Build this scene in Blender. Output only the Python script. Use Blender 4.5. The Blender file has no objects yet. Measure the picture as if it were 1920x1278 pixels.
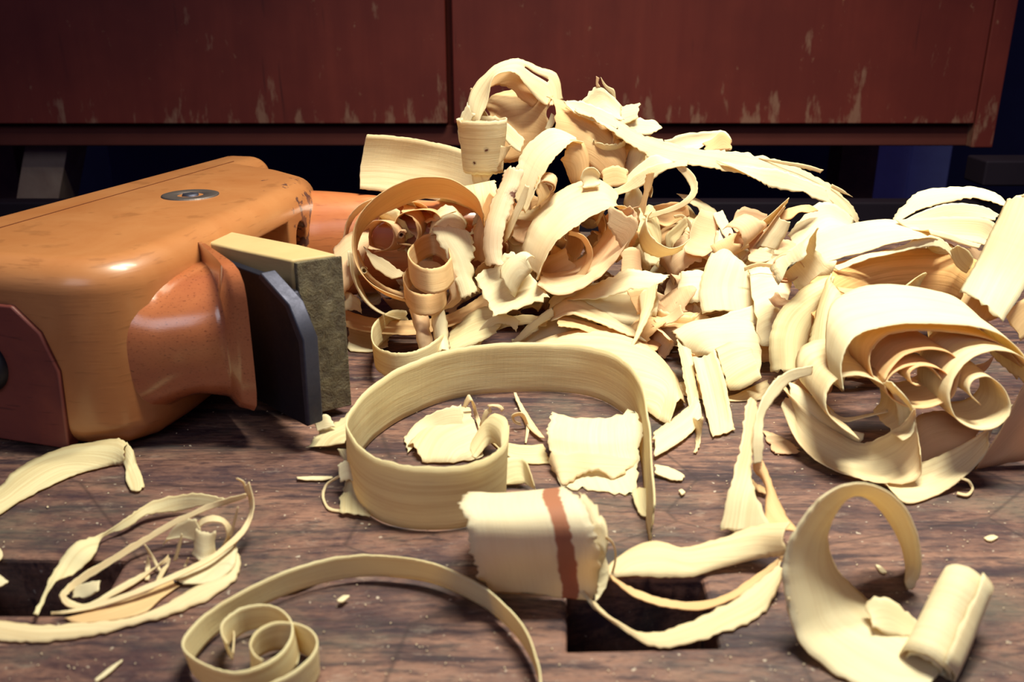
import bpy, bmesh, math, random
from mathutils import Vector as V, Matrix, noise
random.seed(11)
sc = bpy.context.scene
C = sc.collection
# ------------------------------------------------------------------ camera
H, PITCH, F = 0.14, math.radians(20), 1700.0
cam_d = bpy.data.cameras.new('camera'); cam = bpy.data.objects.new('camera', cam_d); C.objects.link(cam)
cam.location = (0, 0, H); cam.rotation_euler = (math.pi/2 - PITCH, 0, 0)
cam_d.sensor_width = 36; cam_d.lens = F/1920*36; cam_d.clip_start = 0.01; cam_d.clip_end = 20
cam_d.dof.use_dof = True; cam_d.dof.focus_distance = 0.40; cam_d.dof.aperture_fstop = 20
sc.camera = cam
# ------------------------------------------------------------------ world, lamps, exposure
w = bpy.data.worlds.new('world'); sc.world = w; w.use_nodes = True
w.node_tree.nodes['Background'].inputs[0].default_value = (0.16, 0.12, 0.42, 1)
w.node_tree.nodes['Background'].inputs[1].default_value = 0.20
def area(name, loc, target, sx, sy, power, col, spread=180):
    d = bpy.data.lights.new(name, 'AREA'); d.shape = 'RECTANGLE'; d.size = sx; d.size_y = sy
    d.energy = power; d.color = col; d.spread = math.radians(spread)
    o = bpy.data.objects.new(name, d); C.objects.link(o); o.location = loc
    o.rotation_euler = (V(target) - V(loc)).to_track_quat('-Z', 'Y').to_euler(); return o
area('ceiling_tube_near', (0.12, 0.27, 0.66), (0.12, 0.33, 0.0), 0.26, 0.045, 3.5, (0.99, 0.96, 0.76), 110)
area('ceiling_tube_far', (0.17, 0.43, 0.66), (0.16, 0.45, 0.0), 0.26, 0.045, 2.2, (0.99, 0.96, 0.76), 110)
area('front_fill', (-0.5, -1.3, 1.1), (0.1, 0.4, 0.0), 0.9, 0.7, 2.2, (0.80, 0.88, 1.0), 100)  # unseen fill light added in front to lift the dark sides
sc.view_settings.view_transform = 'Standard'; sc.view_settings.look = 'None'
sc.view_settings.gamma = 1; sc.view_settings.use_curve_mapping = False
sc.view_settings.exposure = -0.22
# ------------------------------------------------------------------ helpers
cs, sn = math.cos(PITCH), math.sin(PITCH)
CAM = V((0, 0, H))
def ray(px, py):
    a = (px-960)/F; b = (py-639)/F
    return V((a, cs - b*sn, -sn - b*cs))
def WY(px, py, Y):
    d = ray(px, py); p = CAM + d*(Y/d.y)
    if p.z < 0.0006: p = CAM + d*((0.0006-H)/d.z)
    return p
def WZ(px, py, z):
    d = ray(px, py); return CAM + d*((z-H)/d.z)
def WP(px, py, p0, n):
    d = ray(px, py); return CAM + d*((p0-CAM).dot(n)/d.dot(n))
def tag(o, label=None, cat=None, group=None, kind=None):
    if label: o['label'] = label
    if cat: o['category'] = cat
    if group: o['group'] = group
    if kind: o['kind'] = kind
    return o
def link(name, me, mat=None, parent=None):
    o = bpy.data.objects.new(name, me); C.objects.link(o)
    if mat: me.materials.append(mat)
    if parent: o.parent = parent
    return o
def empty(name, loc=(0, 0, 0)):
    o = bpy.data.objects.new(name, None); C.objects.link(o); o.location = loc; o.empty_display_size = .02; return o
def mesh_from(name, verts, faces, smooth=True):
    me = bpy.data.meshes.new(name); me.from_pydata([tuple(v) for v in verts], [], faces)
    if smooth: me.shade_smooth()
    me.update(); return me
def bake(o, *mods):
    """apply modifiers to a mesh object"""
    dg = bpy.context.evaluated_depsgraph_get(); dg.update()
    me = bpy.data.meshes.new_from_object(o.evaluated_get(dg), depsgraph=dg)
    o.modifiers.clear(); o.data = me
def prism(name, poly, z0, z1, mat, parent=None, bevel=0.0, seg=3, fn=None):
    """poly in local XY, extruded z0..z1; fn maps (x,y,z) to world"""
    n = len(poly)
    area2 = sum(poly[i][0]*poly[(i+1) % n][1]-poly[(i+1) % n][0]*poly[i][1] for i in range(n))
    if area2 < 0: poly = poly[::-1]
    vs = [V((x, y, z0)) for x, y in poly] + [V((x, y, z1)) for x, y in poly]
    fs = [tuple(range(n))[::-1], tuple(range(n, 2*n))] + [(i, (i+1) % n, n+(i+1) % n, n+i) for i in range(n)]
    if fn: vs = [fn(*v) for v in vs]
    me = mesh_from(name, vs, fs, False)
    bm = bmesh.new(); bm.from_mesh(me); bmesh.ops.recalc_face_normals(bm, faces=bm.faces); bm.to_mesh(me); bm.free()
    o = link(name, me, mat, parent)
    if bevel:
        m = o.modifiers.new('bevel', 'BEVEL'); m.width = bevel; m.segments = seg; m.limit_method = 'ANGLE'; m.angle_limit = math.radians(35)
        me.shade_smooth(); m.harden_normals = True
    return o
def box(name, a, b, mat, parent=None, bevel=0.0):
    return prism(name, [(a[0], a[1]), (b[0], a[1]), (b[0], b[1]), (a[0], b[1])], a[2], b[2], mat, parent, bevel)
# ------------------------------------------------------------------ materials
class NT:
    def __init__(s, name):
        s.m = bpy.data.materials.new(name); s.m.use_nodes = True; s.t = s.m.node_tree; s.t.nodes.clear()
        s.out = s.t.nodes.new('ShaderNodeOutputMaterial')
    def n(s, typ, **kw):
        nd = s.t.nodes.new('ShaderNode'+typ)
        for k, v in kw.items():
            if k.startswith('i_'):
                key = k[2:].replace('_', ' ')
                nd.inputs[int(key) if key.isdigit() else key].default_value = v
            else: setattr(nd, k, v)
        return nd
    def l(s, a, b): s.t.links.new(a, b)
    def coord(s, kind, scale, rot=(0, 0, 0), loc=(0, 0, 0)):
        tc = s.n('TexCoord'); mp = s.n('Mapping'); s.l(tc.outputs[kind], mp.inputs['Vector'])
        mp.inputs['Scale'].default_value = scale; mp.inputs['Rotation'].default_value = rot; mp.inputs['Location'].default_value = loc
        return mp.outputs[0]
    def noise(s, vec, scale=1, detail=4, rough=.6, w=None, dist=0):
        nd = s.n('TexNoise'); s.l(vec, nd.inputs['Vector'])
        nd.inputs['Scale'].default_value = scale; nd.inputs['Detail'].default_value = detail; nd.inputs['Roughness'].default_value = rough
        nd.inputs['Distortion'].default_value = dist
        if w is not None:
            nd.noise_dimensions = '4D'; s.l(w, nd.inputs['W'])
        return nd.outputs['Fac']
    def ramp(s, fac, stops):
        r = s.n('ValToRGB'); s.l(fac, r.inputs[0]); e = r.color_ramp.elements
        while len(e) < len(stops): e.new(.5)
        for i, (p, c) in enumerate(stops):
            e[i].position = p; e[i].color = (c, c, c, 1) if not hasattr(c, '__len__') else (*c, 1)
        return r.outputs[0]
    def mix(s, fac, a, b, mode='MIX'):
        m = s.n('Mix', data_type='RGBA', blend_type=mode)
        for sock, v in ((m.inputs[0], fac), (m.inputs[6], a), (m.inputs[7], b)):
            if isinstance(v, (int, float)): sock.default_value = v
            elif isinstance(v, tuple): sock.default_value = (*v, 1)
            else: s.l(v, sock)
        return m.outputs[2]
    def math(s, op, a, b=0.5, c=None):
        m = s.n('Math', operation=op)
        for i, v in enumerate((a, b, c)):
            if v is None: continue
            if isinstance(v, (int, float)): m.inputs[i].default_value = v
            else: s.l(v, m.inputs[i])
        return m.outputs[0]
    def bump(s, h, strength=.3, dist=.0005):
        b = s.n('Bump'); b.inputs['Strength'].default_value = strength; b.inputs['Distance'].default_value = dist
        s.l(h, b.inputs['Height']); return b.outputs[0]
    def pbr(s, col, rough=.5, normal=None, metal=0, coat=0, spec=.5, coat_rough=.1):
        p = s.n('BsdfPrincipled')
        if isinstance(col, tuple): p.inputs['Base Color'].default_value = (*col, 1)
        else: s.l(col, p.inputs['Base Color'])
        if isinstance(rough, (int, float)): p.inputs['Roughness'].default_value = rough
        else: s.l(rough, p.inputs['Roughness'])
        p.inputs['Metallic'].default_value = metal; p.inputs['Coat Weight'].default_value = coat
        p.inputs['Coat Roughness'].default_value = coat_rough
        p.inputs['Specular IOR Level'].default_value = spec
        if normal: s.l(normal, p.inputs['Normal'])
        s.l(p.outputs[0], s.out.inputs[0]); return p
def shaving_mat(name, base, warm, stripe=None, knots=(), transl=.36, ring=1.0):
    """thin planed wood: growth lines run along the ribbon (UV in cm: u across, v along)"""
    t = NT(name); oi = t.n('ObjectInfo'); rnd = t.math('MULTIPLY', oi.outputs['Random'], 37.0)
    uv = t.coord('UV', (1, 1, 1))
    g = t.coord('UV', (2.2, .05, 1)); f = t.coord('UV', (26, .7, 1)); b = t.coord('UV', (.5, .35, 1)); ch = t.coord('UV', (.25, 6, 1))
    growth = t.noise(g, 1.0, 3, .55, rnd, .15)
    lines = t.ramp(growth, [(.40, 0), (.47, 1), (.50, .35), (.60, 0)])
    lines2 = t.ramp(t.noise(g, 2.6, 2, .5, rnd), [(.52, 0), (.56, .7), (.60, 0)])
    fib = t.noise(f, 1, 4, .6, rnd); blot = t.noise(b, 1, 3, .5, rnd); chat = t.noise(ch, 1, 2, .5, rnd)
    col = t.mix(t.ramp(blot, [(.35, 0), (.7, 1)]), base, warm)
    col = t.mix(t.math('MULTIPLY', lines, .34*ring), col, tuple(c*k for c, k in zip(base, (.74, .58, .42))))
    col = t.mix(t.math('MULTIPLY', lines2, .30*ring), col, tuple(c*k for c, k in zip(base, (.70, .52, .38))))
    col = t.mix(t.math('MULTIPLY', t.ramp(fib, [(.3, 1), (.55, 0)]), .22), col, tuple(c*k for c, k in zip(base, (.8, .68, .5))))
    sx = t.n('SeparateXYZ'); t.l(uv, sx.inputs[0])
    if stripe:
        wob = t.math('MULTIPLY', t.math('SUBTRACT', t.noise(t.coord('UV', (.6, .6, 1)), 1, 4, .6), .5), .35)
        d = t.math('ABSOLUTE', t.math('SUBTRACT', t.math('ADD', sx.outputs[0], wob), stripe[0]))
        k = t.ramp(t.math('DIVIDE', d, stripe[1]), [(.42, 1), (.52, 0)])
        col = t.mix(k, col, (.50, .21, .12))
    for ku, kv, kr in knots:
        vm = t.n('VectorMath', operation='DISTANCE'); t.l(uv, vm.inputs[0]); vm.inputs[1].default_value = (ku, kv, 0)
        dd = t.math('ADD', t.math('DIVIDE', vm.outputs['Value'], kr), t.math('MULTIPLY', t.math('SUBTRACT', t.noise(uv, 9, 3), .5), .9))
        col = t.mix(t.ramp(dd, [(.30, 1), (.5, .35), (1.0, 0)]), col, (.16, .06, .04))
    hgt = t.math('ADD', fib, t.math('MULTIPLY', chat, .5))
    nrm = t.bump(hgt, .35, .00035)
    p = t.pbr(col, .62, nrm, spec=.25); p.location = (0, 0)
    tr = t.n('BsdfTranslucent'); t.l(t.mix(1.0, col, (1.0, .80, .52), 'MULTIPLY'), tr.inputs[0]); t.l(nrm, tr.inputs['Normal'])
    mx = t.n('MixShader'); mx.inputs[0].default_value = transl
    t.l(p.outputs[0], mx.inputs[1]); t.l(tr.outputs[0], mx.inputs[2]); t.l(mx.outputs[0], t.out.inputs[0])
    return t.m
CREAM = shaving_mat('shaving_cream', (.90, .82, .56), (.92, .78, .50))
PALE = shaving_mat('shaving_pale', (.91, .86, .63), (.88, .80, .54), ring=.55)
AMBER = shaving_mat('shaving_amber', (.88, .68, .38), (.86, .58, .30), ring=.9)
OLIVE = shaving_mat('shaving_olive', (.90, .84, .55), (.86, .78, .48), ring=1.2)
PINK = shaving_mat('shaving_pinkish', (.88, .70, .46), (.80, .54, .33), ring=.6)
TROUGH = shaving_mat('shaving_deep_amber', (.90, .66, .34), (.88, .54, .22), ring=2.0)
STRIPE = shaving_mat('shaving_striped', (.93, .87, .66), (.92, .84, .60), stripe=(2.25, .46), ring=.15)
KNOT = shaving_mat('shaving_knotty', (.86, .74, .54), (.82, .64, .44), knots=((.9, 1.2, .45), (1.1, 7.0, .3)))
KNOTR = shaving_mat('shaving_red_edge', (.90, .80, .56), (.88, .70, .42), stripe=(4.35, .9), ring=.5)
BARK = shaving_mat('shaving_flecked', (.88, .82, .58), (.86, .74, .48), knots=((1.3, 3.2, .16), (1.9, 2.6, .14)), ring=1.6)
def bench_mat():
    t = NT('worn_bench_wood')
    g = t.coord('Object', (5, 42, 30), rot=(0, 0, .05)); big = t.coord('Object', (9, 22, 9)); fin = t.coord('Object', (110, 460, 100), rot=(0, 0, .03)); ob = t.coord('Object', (1, 1, 1))
    a = t.noise(g, 2.2, 8, .72, dist=.6); b = t.noise(big, 1.9, 9, .74, dist=.4); f = t.noise(fin, 1, 5, .65)
    col = t.mix(t.ramp(b, [(.38, 0), (.60, 1)]), (.052, .022, .026), (.235, .118, .085))
    col = t.mix(t.ramp(a, [(.40, .95), (.50, 0)]), col, (.022, .010, .018))
    col = t.mix(t.ramp(f, [(.36, .8), (.5, 0)]), col, (.032, .013, .018))
    col = t.mix(t.ramp(t.noise(t.coord('Object', (30, 75, 10)), 2, 9, .8), [(.57, 0), (.68, .55)]), col, (.36, .27, .22))
    col = t.mix(t.ramp(t.noise(t.coord('Object', (7, 14, 5), loc=(8, 3, 0)), 1.7, 6, .7), [(.50, 0), (.66, .6)]), col, (.085, .080, .062))
    dash = t.noise(t.coord('Object', (240, 1100, 100)), 1, 3, .6); col = t.mix(t.ramp(dash, [(.30, .85), (.40, 0)]), col, (.022, .010, .016))
    sp = t.noise(ob, 420, 2, .5); col = t.mix(t.ramp(sp, [(.70, 0), (.74, .8)]), col, (.50, .42, .34))
    dk = t.noise(t.coord('Object', (12, 20, 5), loc=(3, 1, 0)), 1.5, 7, .75); col = t.mix(t.ramp(dk, [(.52, 0), (.64, .8)]), col, (.026, .012, .022))
    # scratches
    vo = t.n('TexVoronoi', feature='DISTANCE_TO_EDGE'); t.l(t.coord('Object', (9, 16, 1), rot=(0, 0, .7)), vo.inputs['Vector']); vo.inputs['Scale'].default_value = 1.4
    col = t.mix(t.ramp(vo.outputs['Distance'], [(0.0, .6), (.012, 0)]), col, (.02, .008, .01))
    h = t.math('ADD', t.math('MULTIPLY', a, .8), t.math('MULTIPLY', f, .7))
    t.pbr(col, t.ramp(a, [(.3, .75), (.7, .48)]), t.bump(h, .75, .0012), spec=.4); return t.m
def cabinet_mat():
    t = NT('red_stained_board')
    v = t.coord('Object', (60, 60, 5)); s = t.coord('Object', (70, 70, 22)); o = t.coord('Object', (1, 1, 1))
    a = t.noise(v, 1, 5, .6); sc_ = t.noise(s, 1, 5, .62); bl = t.noise(o, 9, 4, .6)
    col = t.mix(a, (.16, .022, .017), (.27, .048, .030))
    col = t.mix(t.ramp(bl, [(.4, .5), (.62, 0)]), col, (.13, .02, .016))
    # scuffs, denser towards the worn lower edge
    sz = t.n('SeparateXYZ'); t.l(o, sz.inputs[0])
    low = t.n('MapRange'); t.l(sz.outputs[2], low.inputs[0]); low.inputs[1].default_value = .03; low.inputs[2].default_value = .085; low.inputs[3].default_value = .15; low.inputs[4].default_value = 0.0
    col = t.mix(t.ramp(t.math('ADD', sc_, low.outputs[0]), [(.66, 0), (.76, .55)]), col, (.42, .24, .15))
    col = t.mix(t.ramp(t.noise(t.coord('Object', (75, 75, 48), loc=(5, 2, 1)), 1, 5, .75), [(.655, 0), (.72, .5)]), col, (.50, .30, .17))
    col = t.mix(t.ramp(t.noise(t.coord('Object', (90, 90, 6), loc=(1, 2, 7)), 1, 3, .6), [(.68, 0), (.78, .5)]), col, (.02, .006, .008))
    t.pbr(col, .55, t.bump(sc_, .2, .0006), spec=.3); return t.m
def varnish(name, c1, c2, fleck, rough=.3, coat=.5, chips=False, grain=(14, 14, 160), coord='Object'):
    t = NT(name)
    g = t.coord(coord, (22, 22, 22)); a = t.noise(g, 1.6, 5, .6, dist=.4)
    fl = t.noise(t.coord(coord, grain), 6, 3, .55)
    col = t.mix(t.ramp(a, [(.3, 0), (.7, 1)]), c1, c2)
    col = t.mix(t.ramp(fl, [(.60, 0), (.68, fleck)]), col, tuple(x*.45 for x in c1))
    if chips:
        ch = t.noise(t.coord(coord, (1, 1, 1)), 170, 4, .6)
        vm = t.n('VectorMath', operation='DISTANCE'); t.l(t.coord(coord, (1, 1, 1)), vm.inputs[0]); vm.inputs[1].default_value = (-.098, .412, .052)
        mr = t.n('MapRange'); t.l(vm.outputs['Value'], mr.inputs[0])
        mr.inputs[1].default_value = .004; mr.inputs[2].default_value = .040; mr.inputs[3].default_value = .12; mr.inputs[4].default_value = -.2
        col = t.mix(t.ramp(t.math('ADD', ch, mr.outputs[0]), [(.60, 0), (.63, .85)]), col, (.06, .03, .035))
    t.pbr(col, rough, t.bump(fl, .12, .0004), coat=coat, coat_rough=.18); return t.m
BENCH = bench_mat(); CAB = cabinet_mat()
BEECH = varnish('varnished_beech_body', (.40, .145, .045), (.47, .195, .07), .3, .38, .35, chips=True)
KNOB = varnish('varnished_beech_rest', (.36, .10, .04), (.48, .16, .06), .8, .22, .8, grain=(150, 150, 420))
HEEL = varnish('worn_red_end_grain', (.12, .022, .022), (.20, .045, .03), .6, .55, .1)
HORN = varnish('varnished_horn', (.46, .13, .045), (.56, .20, .07), .4, .3, .6)
def wedge_mat(rough_end):
    t = NT('pale_wedge_wood'+('_end' if rough_end else ''))
    g = t.noise(t.coord('Object', (30, 30, 260)), 3, 5, .6)
    col = t.mix(g, (.44, .31, .14), (.56, .41, .20))
    if rough_end:
        n2 = t.noise(t.coord('Object', (1, 1, 1)), 230, 6, .75, dist=.4)
        col = t.mix(t.ramp(n2, [(.38, 1), (.62, 0)]), (.27, .22, .13), (.13, .095, .06))
        t.pbr(col, .7, t.bump(n2, 1.0, .003), spec=.3)
    else: t.pbr(col, .6, t.bump(g, .2, .0004), spec=.3)
    return t.m
WEDGE = wedge_mat(False); WEDGE_END = wedge_mat(True)
def metal(name, col, rough, sc_=60):
    t = NT(name); n = t.noise(t.coord('Object', (1, 1, 1)), sc_, 5, .7)
    t.pbr(t.mix(n, tuple(c*.5 for c in col), col), t.ramp(n, [(.3, rough+.15), (.7, rough)]), t.bump(n, .2, .0004), metal=.85); return t.m
STEEL = metal('blackened_steel', (.035, .033, .05), .45, 90)
WORN = metal('worn_steel_edge', (.09, .09, .13), .5, 260)
SCREWM = metal('tarnished_steel', (.20, .16, .15), .5, 500)
def plain(name, c, rough=.7):
    t = NT(name); n = t.noise(t.coord('Object', (1, 1, 1)), 25, 4)
    t.pbr(t.mix(n, tuple(x*.7 for x in c), c), rough, spec=.12); return t.m
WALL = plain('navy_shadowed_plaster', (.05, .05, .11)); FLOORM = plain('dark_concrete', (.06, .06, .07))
BLUE = plain('grey_blue_paint', (.55, .62, .90)); POST = varnish('raw_dusty_wood', (.27, .17, .13), (.36, .25, .19), .3, .8, 0, grain=(200, 200, 12))
RAILM = plain('dark_red_rail', (.17, .045, .035)); TRAYM = plain('shade_dark_tray_wood', (.014, .009, .016)); NAVY = plain('dull_navy_paint', (.10, .11, .22)); BROWN = varnish('old_brown_board', (.12, .05, .035), (.2, .09, .05), .5, .7, 0)  # tray wood is near black: the shade behind the bench put into its colour
# ------------------------------------------------------------------ setting
fl = box('floor', (-2.5, -2, -.90), (2.5, 1.9, -.85), FLOORM); tag(fl, kind='structure')
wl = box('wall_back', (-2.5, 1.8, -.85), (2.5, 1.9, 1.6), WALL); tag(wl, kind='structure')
# bench
bench = empty('workbench', (0, .4, -.85))
tag(bench, 'worn dark wooden workbench with square dog holes under the shavings', 'workbench')
def local(o, par):
    o.parent = par; o.matrix_parent_inverse = Matrix.Translation(par.location).inverted(); return o
top = box('benchtop', (-.95, -.35, -.07), (.95, .60, 0), BENCH)
def hole(corners, name):
    c = prism(name, corners, -.1, .02, None); return c
hA = [WZ(1063, 1086, 0), WZ(1316, 1082, 0), WZ(1350, 1212, 0), WZ(1063, 1219, 0)]
hB = [WZ(-60, 1046, 0), WZ(236, 1050, 0), WZ(196, 1118, 0), WZ(150, 1152, 0), WZ(-120, 1150, 0)]
cuts = []
for hc in (hA, hB):
    c = hole([(p.x, p.y) for p in hc], 'cutter'); cuts.append(c)
    m = top.modifiers.new('b', 'BOOLEAN'); m.operation = 'DIFFERENCE'; m.object = c; m.solver = 'EXACT'
bake(top)
for c in cuts: bpy.data.objects.remove(c)
m = top.modifiers.new('bevel', 'BEVEL'); m.width = .0012; m.segments = 2; m.limit_method = 'ANGLE'
local(top, bench)
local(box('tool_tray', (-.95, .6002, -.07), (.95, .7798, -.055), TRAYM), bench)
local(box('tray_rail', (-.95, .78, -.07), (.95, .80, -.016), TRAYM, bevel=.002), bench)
for x in (-.82, .74):
    for y in (-.25, .64):
        local(box('leg', (x, y, -.85), (x+.08, y+.08, -.0699), BROWN), bench)
# cabinet behind the bench
YC = .95
def cx(px, z=.05):
    return (px-960)/F*(YC*cs + (H-z)*sn)
cab = empty('drawer_cabinet', (0, YC, -.85))
tag(cab, 'scuffed dark red drawer cabinet standing behind the workbench', 'cabinet')
xr, xl, xg = cx(1862), cx(-420), cx(846)
local(box('case', (xl, YC+.012, .010), (xr, YC+.40, .46), CAB, bevel=.002), cab)
local(box('bottom_rail', (xl+.02, YC+.001, .0085), (xr-.001, YC+.02, .0295), RAILM, bevel=.002), cab)
d1 = local(box('drawer', (xl+.004, YC-.012, .0325), (xg-.0032, YC+.30, .30), CAB, bevel=.0015), cab)
d2 = local(box('drawer', (xg+.0032, YC-.012, .0325), (xr-.022, YC+.30, .30), CAB, bevel=.0015), cab)
local(box('end_stile', (xr-.021, YC-.012, .0085), (xr+.001, YC+.02, .46), CAB, bevel=.0015), cab)
local(box('drawer', (xl+.004, YC-.012, .304), (xg-.0032, YC+.30, .45), CAB, bevel=.0015), cab)
local(box('drawer', (xg+.0032, YC-.012, .304), (xr-.022, YC+.30, .45), CAB, bevel=.0015), cab)
def post(name, q, Y0, Y1, z0, mat):
    a, b = q
    return prism(name, [(a[0], a[1]), (b[0], b[1])], 0, 1, mat)
xa, xb = cx(8), cx(92)
lg = prism('leg', [(xa, .011), (xb, .011), (xb-.30, -.85), (xa-.30, -.85)], YC+.03, YC+.08, POST, fn=lambda x, y, z: V((x, z, y))); local(lg, cab)
for x in (xl+.02, xr-.04):
    local(box('leg', (x, YC+.30, -.85), (x+.05, YC+.35, .011), BROWN), cab)
def backthing(name, px0, px1, ytop, ybot, Y, th, mat, label, cat):
    a, b = ray(px0, ytop), ray(px1, ybot)
    pa = CAM + a*(Y/a.y); pb = CAM + b*(Y/b.y)
    o = box(name, (pa.x, Y, -.85), (pb.x, Y+th, pa.z), mat, bevel=.003); return tag(o, label, cat)
backthing('painted_board', 1612, 1700, 262, 350, 1.42, .03, BLUE, 'narrow grey-blue board standing in the gap below the cabinet, right of the heap', 'board')
backthing('painted_board', 1712, 1775, 262, 350, 1.45, .03, BLUE, 'second grey-blue board in the gap, further right beside a dark line', 'board')
backthing('painted_board', 196, 348, 262, 330, 1.45, .03, NAVY, 'dull navy board seen below the cabinet above the plane', 'board')
p0 = WZ(1872, 362, 0); o = box('timber_offcut', (p0.x, .765, .0005), (p0.x+.12, .80, .022), TRAYM, bevel=.002)
tag(o, 'dark timber offcut at the far right edge of the bench', 'offcut')
# dark cloth-like low box under the cabinet right: tool tray lip
# ------------------------------------------------------------------ the hand plane, lying on its side
O = V((-.147, .274, 0)); L = V((.2402, .9707, 0)); T = V((.9707, -.2402, 0))
def PL(l, t, s): return O + L*l + T*t + V((0, 0, s))
plane = empty('wooden_hand_plane', tuple(O+L*.1))
tag(plane, 'orange varnished wooden hand plane lying on its side at the left', 'hand plane')
outline = [(0, -.074), (.225, -.069), (.2255, -.038), (.199, -.0375), (.188, -.012), (.172, .010), (.152, .0185), (.10, .023), (.035, .026), (.016, .025), (.005, .018), (0, .004)]
body = prism('body', outline, .0005, .066, BEECH, fn=PL)
m = body.modifiers.new('round', 'BEVEL'); m.width = .0105; m.segments = 8; m.limit_method = 'ANGLE'; m.angle_limit = math.radians(50)
bpy.context.view_layer.update(); bake(body)
# throat opening between the rest and the nose block
cut = prism('cutter', [(.058, -.035), (.122, -.035), (.122, .05), (.072, .05)], .010, .0535, None, fn=PL)
m = body.modifiers.new('b', 'BOOLEAN'); m.operation = 'DIFFERENCE'; m.object = cut; m.solver = 'EXACT'
bpy.context.view_layer.update(); bake(body); bpy.data.objects.remove(cut)
cut = prism('cutter', [(.130, .014), (.142, .014), (.142, .042)] + [(.136+.006*math.cos(math.radians(a)), .042+.009*math.sin(math.radians(a))) for a in range(20, 180, 20)] + [(.130, .042)], -.03, .05, None, fn=lambda l_, s_, t_: PL(l_, t_, s_))
m = body.modifiers.new('b', 'BOOLEAN'); m.operation = 'DIFFERENCE'; m.object = cut; m.solver = 'EXACT'
bpy.context.view_layer.update(); bake(body); bpy.data.objects.remove(cut)
m = body.modifiers.new('bevel', 'BEVEL'); m.width = .0012; m.segments = 3; m.limit_method = 'ANGLE'; m.angle_limit = math.radians(50)
body.data.shade_smooth(); local(body, plane)
# sole seam: a thin dark line of glue along the cheek
seam = prism('sole_joint', [(.004, -.0502), (.198, -.0478), (.198, -.0472), (.004, -.0496)], .0655, .0662, plain('dark_glue_line', (.16, .05, .02)), fn=PL); local(seam, plane)
hl = prism('heel_face', [(-.0012, -.070), (.002, -.070), (.002, .001), (-.0012, .001)], .003, .052, HEEL, fn=PL, bevel=.0)
hl.data.shade_flat()
# cut the heel face's upper corner: octagonal
local(hl, plane)
bpy.data.objects.remove(hl)
def face_plate(name, prof, l0, l1, mat, bevel=.0008):
    """prof in (t,s), extruded along L"""
    o = prism(name, prof, l0, l1, mat, fn=lambda t_, s_, l_: PL(l_, t_, s_), bevel=bevel); return local(o, plane)
face_plate('heel_face', [(-.069, .004), (-.001, .002), (.0005, .030), (-.004, .043), (-.013, .0515), (-.058, .0515), (-.069, .042)], -.0016, .004, HEEL)
def lathe(name, prof, c, axis, mat, seg=40, parent=None):
    ax = axis.normalized(); u = ax.orthogonal().normalized(); v = ax.cross(u)
    vs, fs = [], []
    for (r, h) in prof:
        for k in range(seg):
            a = 2*math.pi*k/seg; vs.append(c + ax*h + (u*math.cos(a)+v*math.sin(a))*r)
    for i in range(len(prof)-1):
        for k in range(seg):
            fs.append((i*seg+k, i*seg+(k+1) % seg, (i+1)*seg+(k+1) % seg, (i+1)*seg+k))
    me = mesh_from(name, vs, fs); o = link(name, me, mat)
    if parent: local(o, parent)
    return o
lathe('striking_button', [(0, .0035), (.008, .0032), (.0095, .002), (.010, -.002)], PL(-.0016, -.0285, .030), -L, STEEL, parent=plane)
scr = WZ(357, 366, .066)
lathe('cross_bolt_plug', [(.0118, -.003), (.0118, .0004), (.0110, .0006), (.0055, .0003), (.0050, -.0006), (0, -.0006)], scr, V((0, 0, 1)), SCREWM, 48, plane); plug = bpy.data.objects['cross_bolt_plug']
lathe('bolt_slot', [(.0040, -.0002), (.0036, .0007), (.0012, .0009), (0, .0002)], scr, V((0, 0, 1)), WORN, 6, plug)
# hand rest behind the iron: flared block whose outer end is cut off along the iron's bed
IA, IB = V((.051, .024)), V((.018, .080))      # bed line (l,t)
def hand_rest():
    vs, fs = [], []; NT_, NS = 22, 44
    # cross-section in (l,s) lofted along t
    for i in range(NT_+1):
        u = i/NT_
        sm = u*u*(3-2*u); rim = max(0, (u-.80)/.20)
        lo = .005 + .013*min(1, 1.3*u); lo += .0018*(1 if u < .82 else 0)
        hi = .056
        zl = .0045 + .0095*math.sin(math.pi*min(u, .55)) - .003*max(0, (u-.55)/.45)
        zh = .0600 + .0030*sm - (.0055*min(1, u*4) if u < .82 else 0)
        for k in range(NS):
            a = 2*math.pi*k/NS
            ca, sa = math.cos(a), math.sin(a)
            e = 3.0 + (3.0 if u > .82 else 0)
            r = (abs(ca)**e + abs(sa)**e)**(-1/e)
            ll = (lo+hi)/2 + (hi-lo)/2*r*ca
            s_ = (zl+zh)/2 + (zh-zl)/2*r*sa
            # shoulder sloping down from the peak towards the heel side
            if ca < 0 and sa > 0 and u < .82: s_ -= .007*ca*ca*sa
            tt0 = .016
            tend = .025 + (.051-ll)/.031*.034
            tend = max(tt0+.002, tend) - .0015
            t_ = tt0 + (tend-tt0)*u
            vs.append(PL(ll, t_, s_))
    for i in range(NT_):
        for k in range(NS):
            fs.append((i*NS+k, i*NS+(k+1) % NS, (i+1)*NS+(k+1) % NS, (i+1)*NS+k))
    fs.append(tuple(range(NT_*NS, (NT_+1)*NS)))
    me = mesh_from('hand_rest', vs, fs)
    bm = bmesh.new(); bm.from_mesh(me); bmesh.ops.recalc_face_normals(bm, faces=bm.faces); bm.to_mesh(me); bm.free()
    o = link('hand_rest', me, KNOB)
    e = o.modifiers.new('e', 'EDGE_SPLIT'); e.split_angle = math.radians(50)
    return local(o, plane)
hand_rest()
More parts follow.
